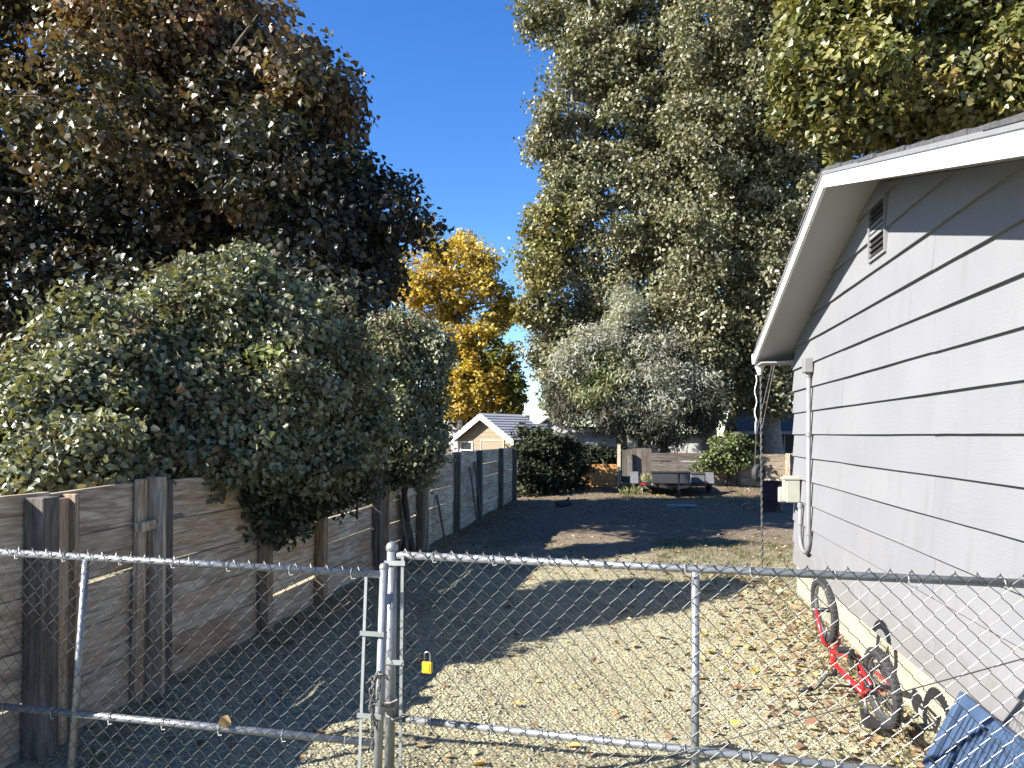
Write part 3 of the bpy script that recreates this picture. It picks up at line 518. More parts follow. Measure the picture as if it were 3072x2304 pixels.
# ------------------------------------------------------------------ wooden fence on the left
FXX = -3.37
wf = thing('wooden_fence', 'weathered grey fence of wide horizontal planks along the left side', 'fence', (FXX, 4.4, 0))
cols = [-420, -45, 155, 465, 778, 948, 1120, 1250, 1362, 1432, 1497, 1540]  # first bay is out of view, added low to shade the near ground
ys = [Yon(FXX, p) for p in cols]
for i in range(len(ys) - 1):
    z = -.02 + float(rng.uniform(-.02, .015)); far = i >= 7; sag = float(rng.normal(0, .012)); nt_ = 4 if i == 0 else 5
    for k in range(nt_):
        hgt = .288 * (1 if k < 4 else float(rng.uniform(.98, 1.08))); gap = float(rng.choice([.003, .006, .014, .02])); a, b = ys[i] - .02, ys[i + 1] + (.015 if i < len(ys) - 2 else 0)
        t0, t1 = sag * .5 + float(rng.normal(0, .004)), -sag * .5 + float(rng.normal(0, .004)); xo = float(rng.uniform(-.012, .006))
        ya, yb = a + .022, b - .017
        zz = [z + t0, z + t1]
        q = MB(); zd = .1 if k == 0 else 0; q.hexa([(FXX - .040 + xo, ya, zz[0] - zd), (FXX + xo, ya, zz[0] - zd), (FXX + xo, yb, zz[1] - zd), (FXX - .040 + xo, yb, zz[1] - zd),
                          (FXX - .040 + xo, ya, zz[0] + hgt - gap), (FXX + xo, ya, zz[0] + hgt - gap), (FXX + xo, yb, zz[1] + hgt - gap), (FXX - .040 + xo, yb, zz[1] + hgt - gap)])
        q.build('plank', M['plankY'], wf, bevel=.004); z += hgt
def post(y, w_, d, h, mat, lean=0, x=FXX + .008, name='post'):
    q = MB(); q.hexa([(x, y - w_ / 2, -.15), (x + d, y - w_ / 2, -.15), (x + d, y + w_ / 2, -.15), (x, y + w_ / 2, -.15), (x, y - w_ / 2 + lean, h), (x + d, y - w_ / 2 + lean, h), (x + d, y + w_ / 2 + lean, h), (x, y + w_ / 2 + lean, h)])
    return q.build(name, mat, wf, bevel=.006)
post(Yon(FXX + .08, 120), .12, .12, 1.40, M['postD'], .03); post(Yon(FXX + .08, 205), .09, .045, 1.38, M['postZ'], .01); post(Yon(FXX + .08, 222), .035, .09, 1.40, M['postB'], .01)
post(Yon(FXX + .08, 430), .09, .04, 1.45, M['postZ'], .05); post(Yon(FXX + .08, 462), .035, .14, 1.46, M['postZ'], .03); post(Yon(FXX + .08, 492), .10, .10, 1.43, M['postD'], .02)
for p, m_, h in ((778, 'postB', 1.42), (948, 'postB', 1.36), (1120, 'postD', 1.44), (1250, 'postD', 1.45), (1362, 'postD', 1.44), (1432, 'postD', 1.43), (1497, 'postD', 1.42), (1538, 'postD', 1.4)):
    post(Yon(FXX, p), .10, .10, h + float(rng.uniform(-.03, .03)), M[m_], float(rng.normal(0, .03)))
for p in (1140, 1262): post(Yon(FXX, p), .03, .12, 1.42, M['postZ'], .02)
for p, h in ((1300, .75), (1402, 1.1), (1416, 1.2), (1185, .9)):
    y = Yon(FXX, p); q = MB(); q.bar((FXX + .20, y, 0), (FXX + .03, y + .1, h), .05, .025, (1, 0, 0)); q.build('leaning_board', M['postD'], wf)
y = Yon(FXX, 415); q = MB(); q.bar((FXX + .07, y - .10, 1.13), (FXX + .07, y + .22, 1.15), .05, .06, (0, 0, 1)); q.build('latch_block', M['postZ'], wf)
q = MB(); q.bar((FXX + .10, y + .06, 1.15), (FXX + .10, y + .34, 1.17), .012, .035); q.build('latch_plate', M['galvd'], wf)

# ------------------------------------------------------------------ chain link gates
def gate(name, label, p_l, p_r, tilt, mid, braces, over, mat_rail):
    root = thing(name, label, 'gate', ((p_l + p_r) / 2)[:2] + (0,)); e = (p_r - p_l); Lg = e.length; e.normalize(); nrm = Vector((e.y, -e.x, 0)).normalized()   # towards the street
    if nrm.dot(Vector((0, 0, 0)) - (p_l + p_r) / 2) < 0: nrm = -nrm
    dn = Vector((0, 0, -1)) + nrm * tilt
    pt = lambda t, s_, o=0: p_l + e * t + dn * s_ + nrm * o
    q = MB(); q.tube([pt(0, 0), pt(Lg, 0)], .0178, 14); q.build('top_rail', mat_rail, root, smooth=True)
    q = MB(); q.tube([pt(0, mid), pt(Lg, mid)], .0175, 14); q.build('middle_rail', mat_rail, root, smooth=True)
    bot = p_l.z - .06
    for t in braces:
        q = MB(); q.tube([pt(t, .012), pt(t, bot)], .0172, 14); q.build('upright', mat_rail, root, smooth=True)
    a, b_ = .0775, .083; q = MB(); n_ = int(Lg / (a / 2)) - 1; rows = int((bot + .04) / (b_ / 2)); off = .022
    for i in range(n_):
        x0 = .045 + i * a / 2; pts = []
        for k in range(rows):
            par = (i + k) % 2; x = x0 + par * a / 2; s_ = -.035 + k * b_ / 2; wob = float(rng.normal(0, .0016))
            pts.append(pt(x + (-.0015 if par else .0015) + wob, s_ - .004 + float(rng.normal(0, .0012)), off + (.004 if par else -.003))); pts.append(pt(x + wob, s_ + .004, off + (.001 if par else .002)))
        q.tube(pts, .0017, 4, cap=False)
        if i % 2 == 0:                      # knuckled ends that loop over the rail
            x = x0 + (0 if i % 2 else 0) + a / 2 * ((i + 0) % 2)
            tw = float(rng.normal(0, .004))
            q.tube([pt(x, -.035, off), pt(x + .012 + tw, -.018, off + .008), pt(x + .026 + tw, -.006, off + .006), pt(x + .022, .008, off + .004), pt(x + .008, .002, off + .007)], .0017, 4, cap=False)
            q.tube([pt(x, -.035, off), pt(x - .010, -.020, off - .008), pt(x - .016, -.012 + tw, off - .014), pt(x - .006, -.026, off - .016)], .0017, 4, cap=False)
    tag(q.build('chain_link_mesh', M['wire'], root), kind='stuff')
    t = .18
    while t < Lg - .1:                      # tie wires
        for s_ in (0, mid):
            q = MB(); q.tube([pt(t + math.cos(g) * .004, s_ - math.sin(g) * .021, math.cos(g) * .021 + .004) for g in np.linspace(-.6, 2 * math.pi - .4, 10)] + [pt(t + .012, s_ + .022, .03), pt(t + .03, s_ + .018, .032)], .0024, 5); q.build('tie_wire', M['band'], root)
        t += float(rng.uniform(.24, .36))
    return root, pt, Lg
PL, PR = cw(-.545, 3.58, -.575), cw(2.02, 2.88, -.575)
g2, pt2, L2 = gate('chain_link_gate', 'right hand chain link gate leaf with yellow padlock hanging in its mesh', PL, PR, .03, .77, [1.38], 0, M['galv'])
q = MB(); q.tube([pt2(-.03, -.04), pt2(-.03, 1.14)], .0245, 18); q.build('end_post', M['galv'], g2, smooth=True)
q = MB(); q.lathe([(.027, -.02), (.030, -.012), (.030, 0), (.024, .014), (.012, .022), (.001, .024)], pt2(-.03, -.04), n=18); q.build('post_cap', M['galv'], g2, smooth=True)
q = MB(); q.bar(pt2(.035, -.005, .024), pt2(.035, 1.12, .024), .014, .006, (0, 1, 0)); q.build('tension_bar', M['band'], g2)
for s_ in (.035, .50, 1.05):
    q = MB(); q.tube([pt2(-.03, s_) + Vector((math.cos(g) * .0265, math.sin(g) * .0265, 0)) for g in np.linspace(0, 2 * math.pi, 18, endpoint=False)], .0022, 4, closed=True)
    q.bar(pt2(-.055, s_, .029), pt2(.052, s_ - .004, .034), .006, .022); q.build('tension_band', M['band'], g2)
q = MB(); q.tube([pt2(1.25, .80, .03), pt2(2.62, .27, .03)], .0028, 6); q.build('brace_wire', M['blackm'], g2)
q = MB(); q.obox(pt2(-.02, .705, .03), ((1, .3, .2), (0, 1, 0), (0, 0, 1)), (.035, .016, .02)); q.tube([pt2(-.05, .69, .04), pt2(.0, .68, .055), pt2(.03, .665, .045)], .007, 8); q.tube([pt2(-.03, .745, .04), pt2(.01, .76, .05), pt2(.04, .755, .02)], .008, 8); q.build('latch', M['galvd'], g2, bevel=.003)
PL1, PR1 = cw(-2.66, 3.80, -.592), cw(-.60, 3.45, -.643)
g1, pt1, L1 = gate('chain_link_gate', 'left hand chain link gate leaf, sagging and tilted, with a chain at its end post', PL1, PR1, .10, .745, [.565, .04], 0, M['galv'])
q = MB(); q.tube([pt1(L1 + .012, -.035), pt1(L1 + .012, 1.10)], .0205, 18); q.build('end_post', M['galv'], g1, smooth=True)
q = MB(); q.lathe([(.022, -.01), (.024, 0), (.018, .014), (.001, .02)], pt1(L1 + .012, -.035), n=16); q.build('post_cap', M['galv'], g1, smooth=True)
q = MB(); q.bar(pt1(L1 - .065, .01, .024), pt1(L1 - .065, 1.08, .024), .013, .006, (0, 1, 0)); q.build('tension_bar', M['band'], g1)
for s_ in (.26, .62, .98):
    q = MB(); q.tube([pt1(L1 + .012, s_) + Vector((math.cos(g) * .0225, math.sin(g) * .0225, 0)) for g in np.linspace(0, 2 * math.pi, 18, endpoint=False)], .0022, 4, closed=True)
    q.bar(pt1(L1 - .082, s_, .032), pt1(L1 + .03, s_, .030), .006, .021); q.build('tension_band', M['band'], g1)
gc = thing('gate_chain', 'rusty grey chain wrapped round the gate posts and hanging down', 'chain', pt1(L1, 1.1))
A = lambda px, py, z=3.33: at(px, py, z)
chain(gc, [A(1136, 2015), A(1120, 2040), A(1122, 2095), A(1118, 2150), A(1116, 2200), A(1118, 2248)], .036, .0036, M['galvd'])
chain(gc, [A(1140, 2015, 3.31), A(1138, 2060, 3.30), A(1130, 2100, 3.30), A(1112, 2130, 3.31), A(1128, 2165, 3.31), A(1132, 2195, 3.32)], .036, .0036, M['galvd'])
chain(gc, [A(1108, 2040, 3.35), A(1128, 2026, 3.30), A(1150, 2024, 3.29), A(1166, 2040, 3.33)], .036, .0036, M['galvd'])
chain(gc, [A(1108, 2118, 3.32), A(1135, 2112, 3.27), A(1165, 2122, 3.29), A(1185, 2118, 3.36)], .036, .0036, M['galvd'])
chain(gc, [A(1130, 2030, 3.30), A(1112, 2070, 3.30), A(1114, 2120, 3.29), A(1120, 2180, 3.30)], .036, .0036, M['galvd'])
pc = at(1282, 2002, 3.455); pl = thing('padlock', 'yellow padlock hooked through the gate mesh', 'padlock', pc)
ev = (PR - PL).normalized(); nv = Vector((ev.y, -ev.x, 0))
q = MB(); q.obox(pc, (ev, nv, (0, 0, 1)), (.0235, .011, .026)); bd = q.build('body', M['yellow'], pl, bevel=.004)
q = MB(); q.obox(pc + nv * .0118, (ev, nv, (0, 0, 1)), (.015, .001, .018)); q.build('face_plate', M['yellow'], bd, bevel=.001)
q = MB(); q.tube([pc + ev * (math.cos(g) * .015) + Vector((0, 0, .026 + (.03 if .3 < g < 2.9 else 0) + math.sin(g) * .015)) for g in np.linspace(0, math.pi, 12)], .0034, 8); q.build('shackle', M['steel'], pl, smooth=True)

# ------------------------------------------------------------------ upside-down bicycle by the wall
bk = thing('bicycle', 'small red bicycle turned upside down beside the house wall', 'bicycle', (1.36, 4.78, 0))
ang = math.atan((.71 - .57) / (.68 - .17)); ca, sa = math.cos(ang), math.sin(ang)
TW = math.radians(-10)
def B(x, y, z):                             # bike frame (forward, left, up) turned over on grips and saddle
    zl = .57 + (x - .17) * math.tan(ang); h = (zl - z) * ca; u = x / ca - (zl - z) * sa
    X, Yv = 1.35 + y * .98 - (h - .3) * .10 + math.sin(TW) * u * .6, 4.66 + u
    return Vector((X, Yv, max(h, 0) + .012))
def bt(name, pts, r, mat, par=None, n=10, **k):
    q = MB(); q.tube([B(*p) for p in pts], r, n, **k); return q.build(name, mat, par or bk, smooth=True)
RW = .218
for nm, x in (('rear', 0), ('front', .90)):
    c = (x, 0, RW); ring = lambda r, o=0, n_=36: [(x + math.cos(2 * math.pi * i / n_) * r, o, RW + math.sin(2 * math.pi * i / n_) * r) for i in range(n_)]
    wh = bt('wheel', ring(RW - .024), .026, M['rubber'], closed=True, n=12)
    kn = MB()
    for i in range(44):
        g = 2 * math.pi * i / 44
        for o in (-.012, .012):
            g2_ = g + (.07 if o > 0 else 0); p = B(x + math.cos(g2_) * (RW - .001), o, RW + math.sin(g2_) * (RW - .001)); d = (p - B(*c)).normalized()
            kn.obox(p, (d, d.cross(Vector((1, 0, 0))), (1, 0, 0)), (.004, .007, .006))
    kn.build('tread', M['rubber'], wh)
    bt('rim', ring(RW - .052), .010, M['steel'] if nm == 'front' else M['galvd'], wh, closed=True, n=8)
    bt('hub', [(x, -.05, RW), (x, .05, RW)], .016, M['blackm'], wh)
    sp = MB()
    for i in range(28):
        g = 2 * math.pi * i / 28; o = .03 if i % 2 else -.03; g3 = g + (.35 if i % 4 < 2 else -.35)
        sp.tube([B(x + math.cos(g3) * .016, o, RW + math.sin(g3) * .016), B(x + math.cos(g) * (RW - .055), 0, RW + math.sin(g) * (RW - .055))], .0014, 4)
    sp.build('spokes', M['steel'], wh)
BBp, SC_, HT, HB = (.33, 0, .235), (.235, 0, .45), (.725, 0, .545), (.755, 0, .44)
bt('frame_tube', [BBp, (HB[0] - .01, 0, HB[2])], .019, M['red']); bt('frame_tube', [(.25, 0, .43), (HT[0] + .005, 0, HT[2] - .02)], .017, M['red']); bt('frame_tube', [BBp, SC_], .016, M['red']); bt('head_tube', [HT, HB], .021, M['red'])
for s in (-1, 1):
    bt('chain_stay', [(BBp[0] - .02, s * .02, BBp[2]), (.0, s * .055, RW)], .010, M['red']); bt('seat_stay', [(.24, s * .015, .43), (.0, s * .055, RW)], .009, M['red'])
    bt('fork_leg', [(.765, s * .01, .425), (.775, s * .052, .40), (.80, s * .056, .36), (.90, s * .056, RW)], .013, M['red'])
    bt('axle_nut', [(.9, s * .05, RW), (.9, s * .078, RW)], .011, M['steel']); bt('axle_peg', [(0, s * .05, RW), (0, s * .085, RW)], .012, M['blackm'])
    bt('handlebar', [(.715, s * .005, .60), (.705, s * .06, .605), (.70, s * .13, .70), (.695, s * .16, .715)], .011, M['blackm'])
    bt('grip', [(.695, s * .16, .708), (.67, s * .25, .705)], .016, M['blackm'])
    a_ = .9 if s > 0 else .9 + math.pi; ex, ez = BBp[0] + math.cos(a_) * .12, BBp[2] + math.sin(a_) * .12
    bt('crank', [(BBp[0], s * .05, BBp[2]), (ex, s * .06, ez)], .011, M['blackm'])
    q = MB(); q.obox(B(ex, s * .11, ez), ((0, 1, 0), (1, 0, 0), (0, 0, 1)), (.04, .045, .012)); q.build('pedal', M['blackm'], bk, bevel=.003)
bt('crossbar', [(.70, -.115, .675), (.70, .115, .675)], .008, M['blackm'])
bt('stem', [HT, (.72, 0, .575), (.715, 0, .605)], .017, M['blackm']); bt('seat_post', [SC_, (.20, 0, .535)], .013, M['steel'])
q = MB(); q.add([B(*p) for p in ((.06, -.065, .545), (.06, .065, .545), (.13, .06, .57), (.27, .018, .565), (.27, -.018, .565), (.13, -.06, .57), (.06, -.06, .53), (.06, .06, .53), (.27, .015, .545), (.27, -.015, .545))], [(0, 1, 2, 5), (5, 2, 3, 4), (6, 9, 8, 7), (0, 6, 7, 1), (3, 8, 9, 4), (1, 7, 8, 3, 2), (0, 5, 4, 9, 6)]); q.build('saddle', M['blackm'], bk, bevel=.006)
q = MB(); cc = B(BBp[0], -.045, BBp[2]); q.lathe([(.001, -.002), (.065, -.002), (.065, .002), (.001, .002)], cc, (1, 0, 0), 24); q.build('chain_ring', M['blackm'], bk)
bt('drive_chain', [(BBp[0], -.045, BBp[2] + .062), (0, -.045, RW + .032), (-.03, -.045, RW), (0, -.045, RW - .032), (BBp[0], -.045, BBp[2] - .062), (BBp[0] + .06, -.045, BBp[2])], .005, M['galvd'], closed=True, n=5)
bt('decal', [(.42, 0, .465), (.47, 0, .478)], .0178, M['white'])

# blue ribbed panel leaning on the wall
bp_ = thing('plastic_panel', 'blue ribbed plastic panel leaning against the house wall in the corner', 'panel', (1.55, 3.8, 0))
ta, tb = Vector((WX - .03, 0, .40)), Vector((1.49, 0, .01)); dv = (ta - tb); up_ = dv.normalized(); out_ = Vector((-up_.z, 0, up_.x)); YA, YB = 4.24, 3.28
pp = lambda y, s_, o=0: Vector((tb.x, y, tb.z)) + dv * s_ + out_ * o
q = MB(); q.hexa([pp(YB, 0), pp(YA, 0), pp(YA, 0, .012), pp(YB, 0, .012), pp(YB, 1), pp(YA, 1), pp(YA, 1, .012), pp(YB, 1, .012)]); q.build('sheet', M['blue'], bp_)
for a, b in (((YA - .05, .0), (YA, 1)), ((YB, 0), (YB + .05, 1)), ((YB + .05, .86), (YA - .05, 1)), ((YB + .05, 0), (YA - .05, .10))):
    q = MB(); q.hexa([pp(a[0], a[1], .0125), pp(b[0], a[1], .0125), pp(b[0], a[1], .045), pp(a[0], a[1], .045), pp(a[0], b[1], .0125), pp(b[0], b[1], .0125), pp(b[0], b[1], .045), pp(a[0], b[1], .045)]); q.build('rim', M['blue'], bp_, bevel=.006)
for i in range(12):
    y = YA - .11 - i * .045
    q = MB(); q.hexa([pp(y, .13, .0125), pp(y + .014, .13, .0125), pp(y + .014, .13, .024), pp(y, .13, .024), pp(y, .82, .0125), pp(y + .014, .82, .0125), pp(y + .014, .82, .024), pp(y, .82, .024)]); q.build('rib', M['blue'], bp_, bevel=.003)
q = MB(); q.hexa([pp(3.42, .45, .013), pp(3.56, .45, .013), pp(3.56, .45, .02), pp(3.42, .45, .02), pp(3.42, .72, .013), pp(3.56, .72, .013), pp(3.56, .72, .02), pp(3.42, .72, .02)]); q.build('handle_slot', M['black'], bp_)  # raised black block; the darkness of the hole is its colour

# ------------------------------------------------------------------ back of the yard
YBF = 26.6
bf = thing('back_fence', 'low weathered plank fence across the back of the yard', 'fence', (6, YBF, 0))
def xat(px, Y):                             # X on a line Y seen at column px
    r = (px - HX) / FPX; return Y * (r * CY - SY) / (CY + r * SY)
segs = [(1925, 2120, 'plankXd'), (2120, 2215, 'plankX'), (2215, 2362, 'plankX'), (2362, 2480, 'plankX')]  # left section's shade is put into darker wood; right sections stand for sunlit
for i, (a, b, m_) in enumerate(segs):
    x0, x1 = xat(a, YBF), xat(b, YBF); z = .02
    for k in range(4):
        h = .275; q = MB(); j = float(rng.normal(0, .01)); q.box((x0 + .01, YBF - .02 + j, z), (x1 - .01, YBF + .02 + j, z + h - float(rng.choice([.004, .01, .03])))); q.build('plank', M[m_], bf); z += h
for p in (1925, 2120, 2215, 2362):
    x = xat(p, YBF); q = MB(); q.box((x - .06, YBF - .14, -.1), (x + .06, YBF - .035, 1.12)); q.build('post', M['postZ' if p > 2300 else 'postD'], bf)
og = thing('picket_gate', 'low orange cedar picket gate at the back of the yard', 'gate', gnd(1797, 24.3))
gp = at(1745, 1400, 24.3); X0, X1, GYY = gp.x, at(1850, 1400, 24.0).x, gp.y
for i in range(15):
    w_ = (X1 - X0) / 15; x = X0 + i * w_; q = MB(); q.box((x + .003, GYY - .012, .06), (x + w_ - .003, GYY + .01, .80 + float(rng.normal(0, .004)))); q.build('picket', M['cedar'], og)
for z in (.2, .65):
    q = MB(); q.box((X0, GYY + .012, z), (X1, GYY + .05, z + .08)); q.build('rail', M['cedar'], og)
gp2 = thing('gate_post', 'tall grey post on the right side of the orange gate', 'post', (X1 + .07, GYY, 0)); q = MB(); q.box((X1 + .015, GYY - .06, -.1), (X1 + .125, GYY + .05, 1.42)); q.build('post', M['postZ'], gp2)
q = MB(); q.box((X1 + .01, GYY - .065, 1.42), (X1 + .13, GYY + .055, 1.44)); q.build('cap', M['postZ'], gp2)
ds = thing('dark_board_screen', 'dark board screen standing left of the orange gate', 'fence', (X0 - .6, GYY, 0))
for i in range(7):
    q = MB(); x = X0 - .10 - i * .155; q.box((x - .15, GYY + .02, 0), (x, GYY + .045, 1.15 + float(rng.normal(0, .03)))); q.build('board', M['postD'], ds)
ds = thing('dark_board_screen', 'dark board screen between the orange gate and the trailer', 'fence', (X1 + .6, GYY + .3, 0))
for i in range(6):
    q = MB(); x = X1 + .16 + i * .155; q.box((x, GYY + .32, 0), (x + .15, GYY + .345, 1.28 + float(rng.normal(0, .02)))); q.build('board', M['postD'], ds)

# small shed with pale fascia behind the gate
sp0 = gnd(1775, 28); sd = thing('shed', 'low flat roofed shed with pale blue grey fascia behind the orange gate', 'shed', sp0)
x0, x1, y0 = at(1702, 0, 28.2).x, at(1848, 0, 28).x, sp0.y
q = MB(); q.box((x0 - .12, y0 - .35, 1.98), (x1 + .12, y0 + 2.4, 2.05)); q.build('roof', M['shingle'], sd)
q = MB(); q.box((x0 - .08, y0 - .31, 1.84), (x1 + .08, y0 - .285, 1.975)); q.build('fascia', M['wall_w'], sd)
for k in range(3):
    q = MB(); q.box((x0, y0 - .02 - .006 * (k % 2), 1.28 + k * .185), (x1, y0 + .05, 1.46 + k * .185)); q.build('siding_board', M['slate'], sd)
q = MB(); q.box((x0, y0 + .06, 0), (x1, y0 + 2.2, 1.97)); q.build('wall', M['wall_d'], sd)
for k in range(7):
    x = x0 + .06 + k * .16; q = MB(); q.box((x, y0 - .06, 1.10), (x + .03, y0 - .035, 1.38)); q.build('white_slat', M['wall_w'], sd)
q = MB(); q.box((x0 + .01, y0 - .034, 1.0), (x1 - .01, y0 + .055, 1.10)); q.build('rail', M['wall_d'], sd)
# sunlit pale building behind
wp = gnd(1950, 36); wh_ = thing('white_building', 'sunlit white wall glimpsed between the shed and the silvery tree', 'building', wp)
x0, x1, y0 = at(1885, 0, 36).x, at(2110, 0, 36).x, wp.y
q = MB(); q.box((x0, y0, 0), (x1, y0 + 4, 1.72)); q.build('wall', M['wall_w'], wh_); q = MB(); q.box((x0 - .2, y0 - .3, 1.722), (x1 + .2, y0 + 4.2, 1.80)); q.build('roof', M['shingle'], wh_)
q = MB(); q.box((at(1913, 0, 36).x, y0 - .05, 0), (at(1925, 0, 36).x, y0 - .005, 1.7)); q.build('corner_board', M['postD'], wh_)
dp = gnd(2300, 34); dh = thing('dark_roofed_house', 'shaded house with dark shingle roof past the back fence near the grey house', 'house', dp)
x0, x1, y0 = at(2222, 0, 34).x, at(2222, 0, 34).x + 7, dp.y
q = MB(); q.box((x0 + .3, y0, 0), (x1, y0 + 5, 1.9)); q.build('wall', M['wall_d'], dh)
q = MB(); q.prism([(x0 - .1, y0 - .5, 1.88), (x0 - .1, y0 + 3, 3.0), (x0 - .1, y0 + 6, 1.9), (x0 - .1, y0 + 6, 1.82), (x0 - .1, y0 + 3, 2.9), (x0 - .1, y0 - .5, 1.80)], (7.2, 0, 0)); rf = q.build('roof', M['shingle'], dh)
for k in range(8):
    q = MB(); ya = y0 - .5 + k * .42; za = 1.885 + k * .42 * .32; q.prism([(x0 - .12, ya, za), (x0 - .12, ya + .44, za + .14), (x0 - .12, ya + .44, za + .145), (x0 - .12, ya, za + .022)], (7.24, 0, 0)); q.build('shingle_course', M['shingle'], rf)
q = MB(); q.box((x0 - .12, y0 - .54, 1.76), (x1 + .1, y0 - .51, 1.90)); q.build('fascia', M['slate'], dh)
for k in range(4):
    q = MB(); x = x0 + .7 + k * 1.2; q.box((x, y0 - .03, .3), (x + .06, y0 - .005, 1.75)); q.build('batten', M['slate'], dh)

# beige shed past the fence
bs = thing('beige_shed', 'small beige shed with white trimmed gable and grey shingle roof', 'shed', gnd(1440, 24))
pk = at(1422, 1240, 24); a1 = at(1337, 1303, 23.6); a2 = at(1542, 1322, 23.2)
f1 = Vector((pk.x - (a2.x - a1.x) * .42, pk.y + .25, 0)); f2 = Vector((a2.x, a2.y, 0)); fd = (f2 - f1).normalized(); bk_ = Vector((-fd.y, fd.x, 0)); bk_ = (bk_ + fd * .12).normalized()
hw = (f2 - f1).length / 2; mid_ = (f1 + f2) / 2; zr, ze = 2.43, 1.58
def bs_pt(u, d, z): return mid_ + fd * u + bk_ * d + Vector((0, 0, z))
hi = hw - .22; sl_ = (zr - ze) / hw
q = MB(); q.prism([bs_pt(-hi, .25, 0), bs_pt(hi, .25, 0), bs_pt(hi, .25, zr - sl_ * hi - .06), bs_pt(0, .25, zr - .06), bs_pt(-hi, .25, zr - sl_ * hi - .06)], bk_ * 1.9); q.build('wall', M['beige'], bs)
z = .05
while z < zr - .25:
    uu = min(hi, (zr - .08 - (z + .13)) / sl_); q = MB(); q.prism([bs_pt(-uu, .246, z), bs_pt(uu, .246, z), bs_pt(uu, .246, z + .13), bs_pt(-uu, .246, z + .13)], -bk_ * .012 + Vector((0, 0, 0))); q.build('siding_board', M['beige'], bs); z += .136
for s in (-1, 1):
    q = MB(); q.prism([bs_pt(0, 0, zr), bs_pt(s * hw, 0, ze), bs_pt(s * hw, 0, ze - .05), bs_pt(0, 0, zr - .05)], bk_ * 2.3); rf = q.build('roof', M['shingle_g'], bs)
    for k in range(10):
        t0, t1 = k / 10, (k + 1) / 10 + .01
        q = MB(); q.prism([bs_pt(s * hw * t0, -.02, zr - (zr - ze) * t0 + .004), bs_pt(s * hw * t1, -.02, zr - (zr - ze) * t1 + .022), bs_pt(s * hw * t1, -.02, zr - (zr - ze) * t1 + .003), bs_pt(s * hw * t0, -.02, zr - (zr - ze) * t0 + .002)], bk_ * 2.34); q.build('shingle_course', M['shingle_g'], rf)
    q = MB(); q.prism([bs_pt(0, -.03, zr - .02), bs_pt(s * hw, -.03, ze - .02), bs_pt(s * hw, -.03, ze - .20), bs_pt(0, -.03, zr - .20)], bk_ * .025); q.build('rake_board', M['white'], bs)
def panel(u0, u1, z0, z1, o, mat, name, par=bs):
    q = MB(); q.prism([bs_pt(u0, .232, z0), bs_pt(u1, .232, z0), bs_pt(u1, .232, z1), bs_pt(u0, .232, z1)], -bk_ * o); return q.build(name, mat, par)
wn = panel(-hi + .12, -hi + .52, 1.0, 1.50, .012, M['glass'], 'window')
for a in ((-hi + .08, -hi + .12, .96, 1.54), (-hi + .52, -hi + .56, .96, 1.54), (-hi + .12, -hi + .52, 1.50, 1.54), (-hi + .12, -hi + .52, .96, 1.0), (-hi + .12, -hi + .52, 1.235, 1.265)): panel(*a, .03, M['white'], 'frame', wn)
dr = panel(-.12, .68, .05, 1.55, .012, M['beige'], 'door')
for a in ((-.16, -.12, .05, 1.59), (.68, .72, .05, 1.59), (-.12, .68, 1.55, 1.59)): panel(*a, .025, M['cream'], 'frame', dr)
# far roofs
def farhouse(label, px0, px1, z, eave, ridge, wallm, roofm, chim=None):
    b_ = gnd((px0 + px1) / 2, z); t = thing('far_house', label, 'house', b_); x0, x1, y0 = at(px0, 0, z).x, at(px1, 0, z).x, b_.y
    q = MB(); q.box((x0 + .2, y0, 0), (x1 - .2, y0 + 5, eave)); q.build('wall', wallm, t)
    q = MB(); q.prism([(x0, y0 - .3, eave - .05), (x0, y0 + 2.5, ridge), (x0, y0 + 5.3, eave - .05), (x0, y0 + 5.3, eave - .12), (x0, y0 - .3, eave - .12)], (x1 - x0, 0, 0)); q.build('roof', roofm, t)
    q = MB(); q.box((x0 - .02, y0 - .33, eave - .2), (x1 + .02, y0 - .305, eave - .04)); q.build('fascia', M['wall_w'], t)
    for k in range(2):
        q = MB(); xw = x0 + (x1 - x0) * (.25 + .45 * k); q.box((xw, y0 - .03, .9), (xw + .9, y0 - .004, 1.6)); q.build('window', M['glass'], t)
    if chim:
        q = MB(); xc = at(chim, 0, z).x; q.box((xc - .12, y0 + 1, eave), (xc + .12, y0 + 1.3, ridge + .5)); q.build('chimney', M['wall_d'], t)
farhouse('tan roofed house partly hidden behind the beige shed', 1340, 1515, 48, 2.3, 3.05, M['wall_w'], M['shingle_t'])
farhouse('dark flat looking roof with a chimney pipe right of the beige shed', 1532, 1630, 44, 1.95, 2.42, M['wall_d'], M['shingle'], 1573)
gh = thing('far_house', 'white gabled house end far behind the ivy bush', 'house', gnd(1645, 52)); y0 = gnd(1645, 52).y; xa, xm, xb = at(1597, 0, 52).x, at(1643, 0, 52).x, at(1700, 0, 52).x
q = MB(); q.prism([(xa, y0, 0), (xb, y0, 0), (xb, y0, 1.9), (xm, y0, 2.75), (xa, y0, 2.0)], (0, 5, 0)); q.build('wall', M['wall_w'], gh)
for a, b in ((xa - .25, xm), (xb + .25, xm)):
    za = 1.83; q = MB(); q.prism([(a, y0 - .3, za), (b, y0 - .3, 2.80), (b, y0 - .3, 2.92), (a, y0 - .3, za + .12)], (0, 5.5, 0)); q.build('roof', M['shingle'], gh)
for k, (ya, yb) in enumerate(((1075, 1095), (1205, 1212))):
    a, b = at(-400, ya + 60, 75), at(2400, yb, 75); pts = [a.lerp(b, t) - Vector((0, 0, .9 * math.sin(math.pi * t))) for t in np.linspace(0, 1, 24)]
    q = MB(); q.tube(pts, .018, 5); tag(q.build('power_line', M['blackm'], org=a), ['upper thin power line crossing the sky gap', 'lower thin power line crossing the sky gap'][k], 'wire')

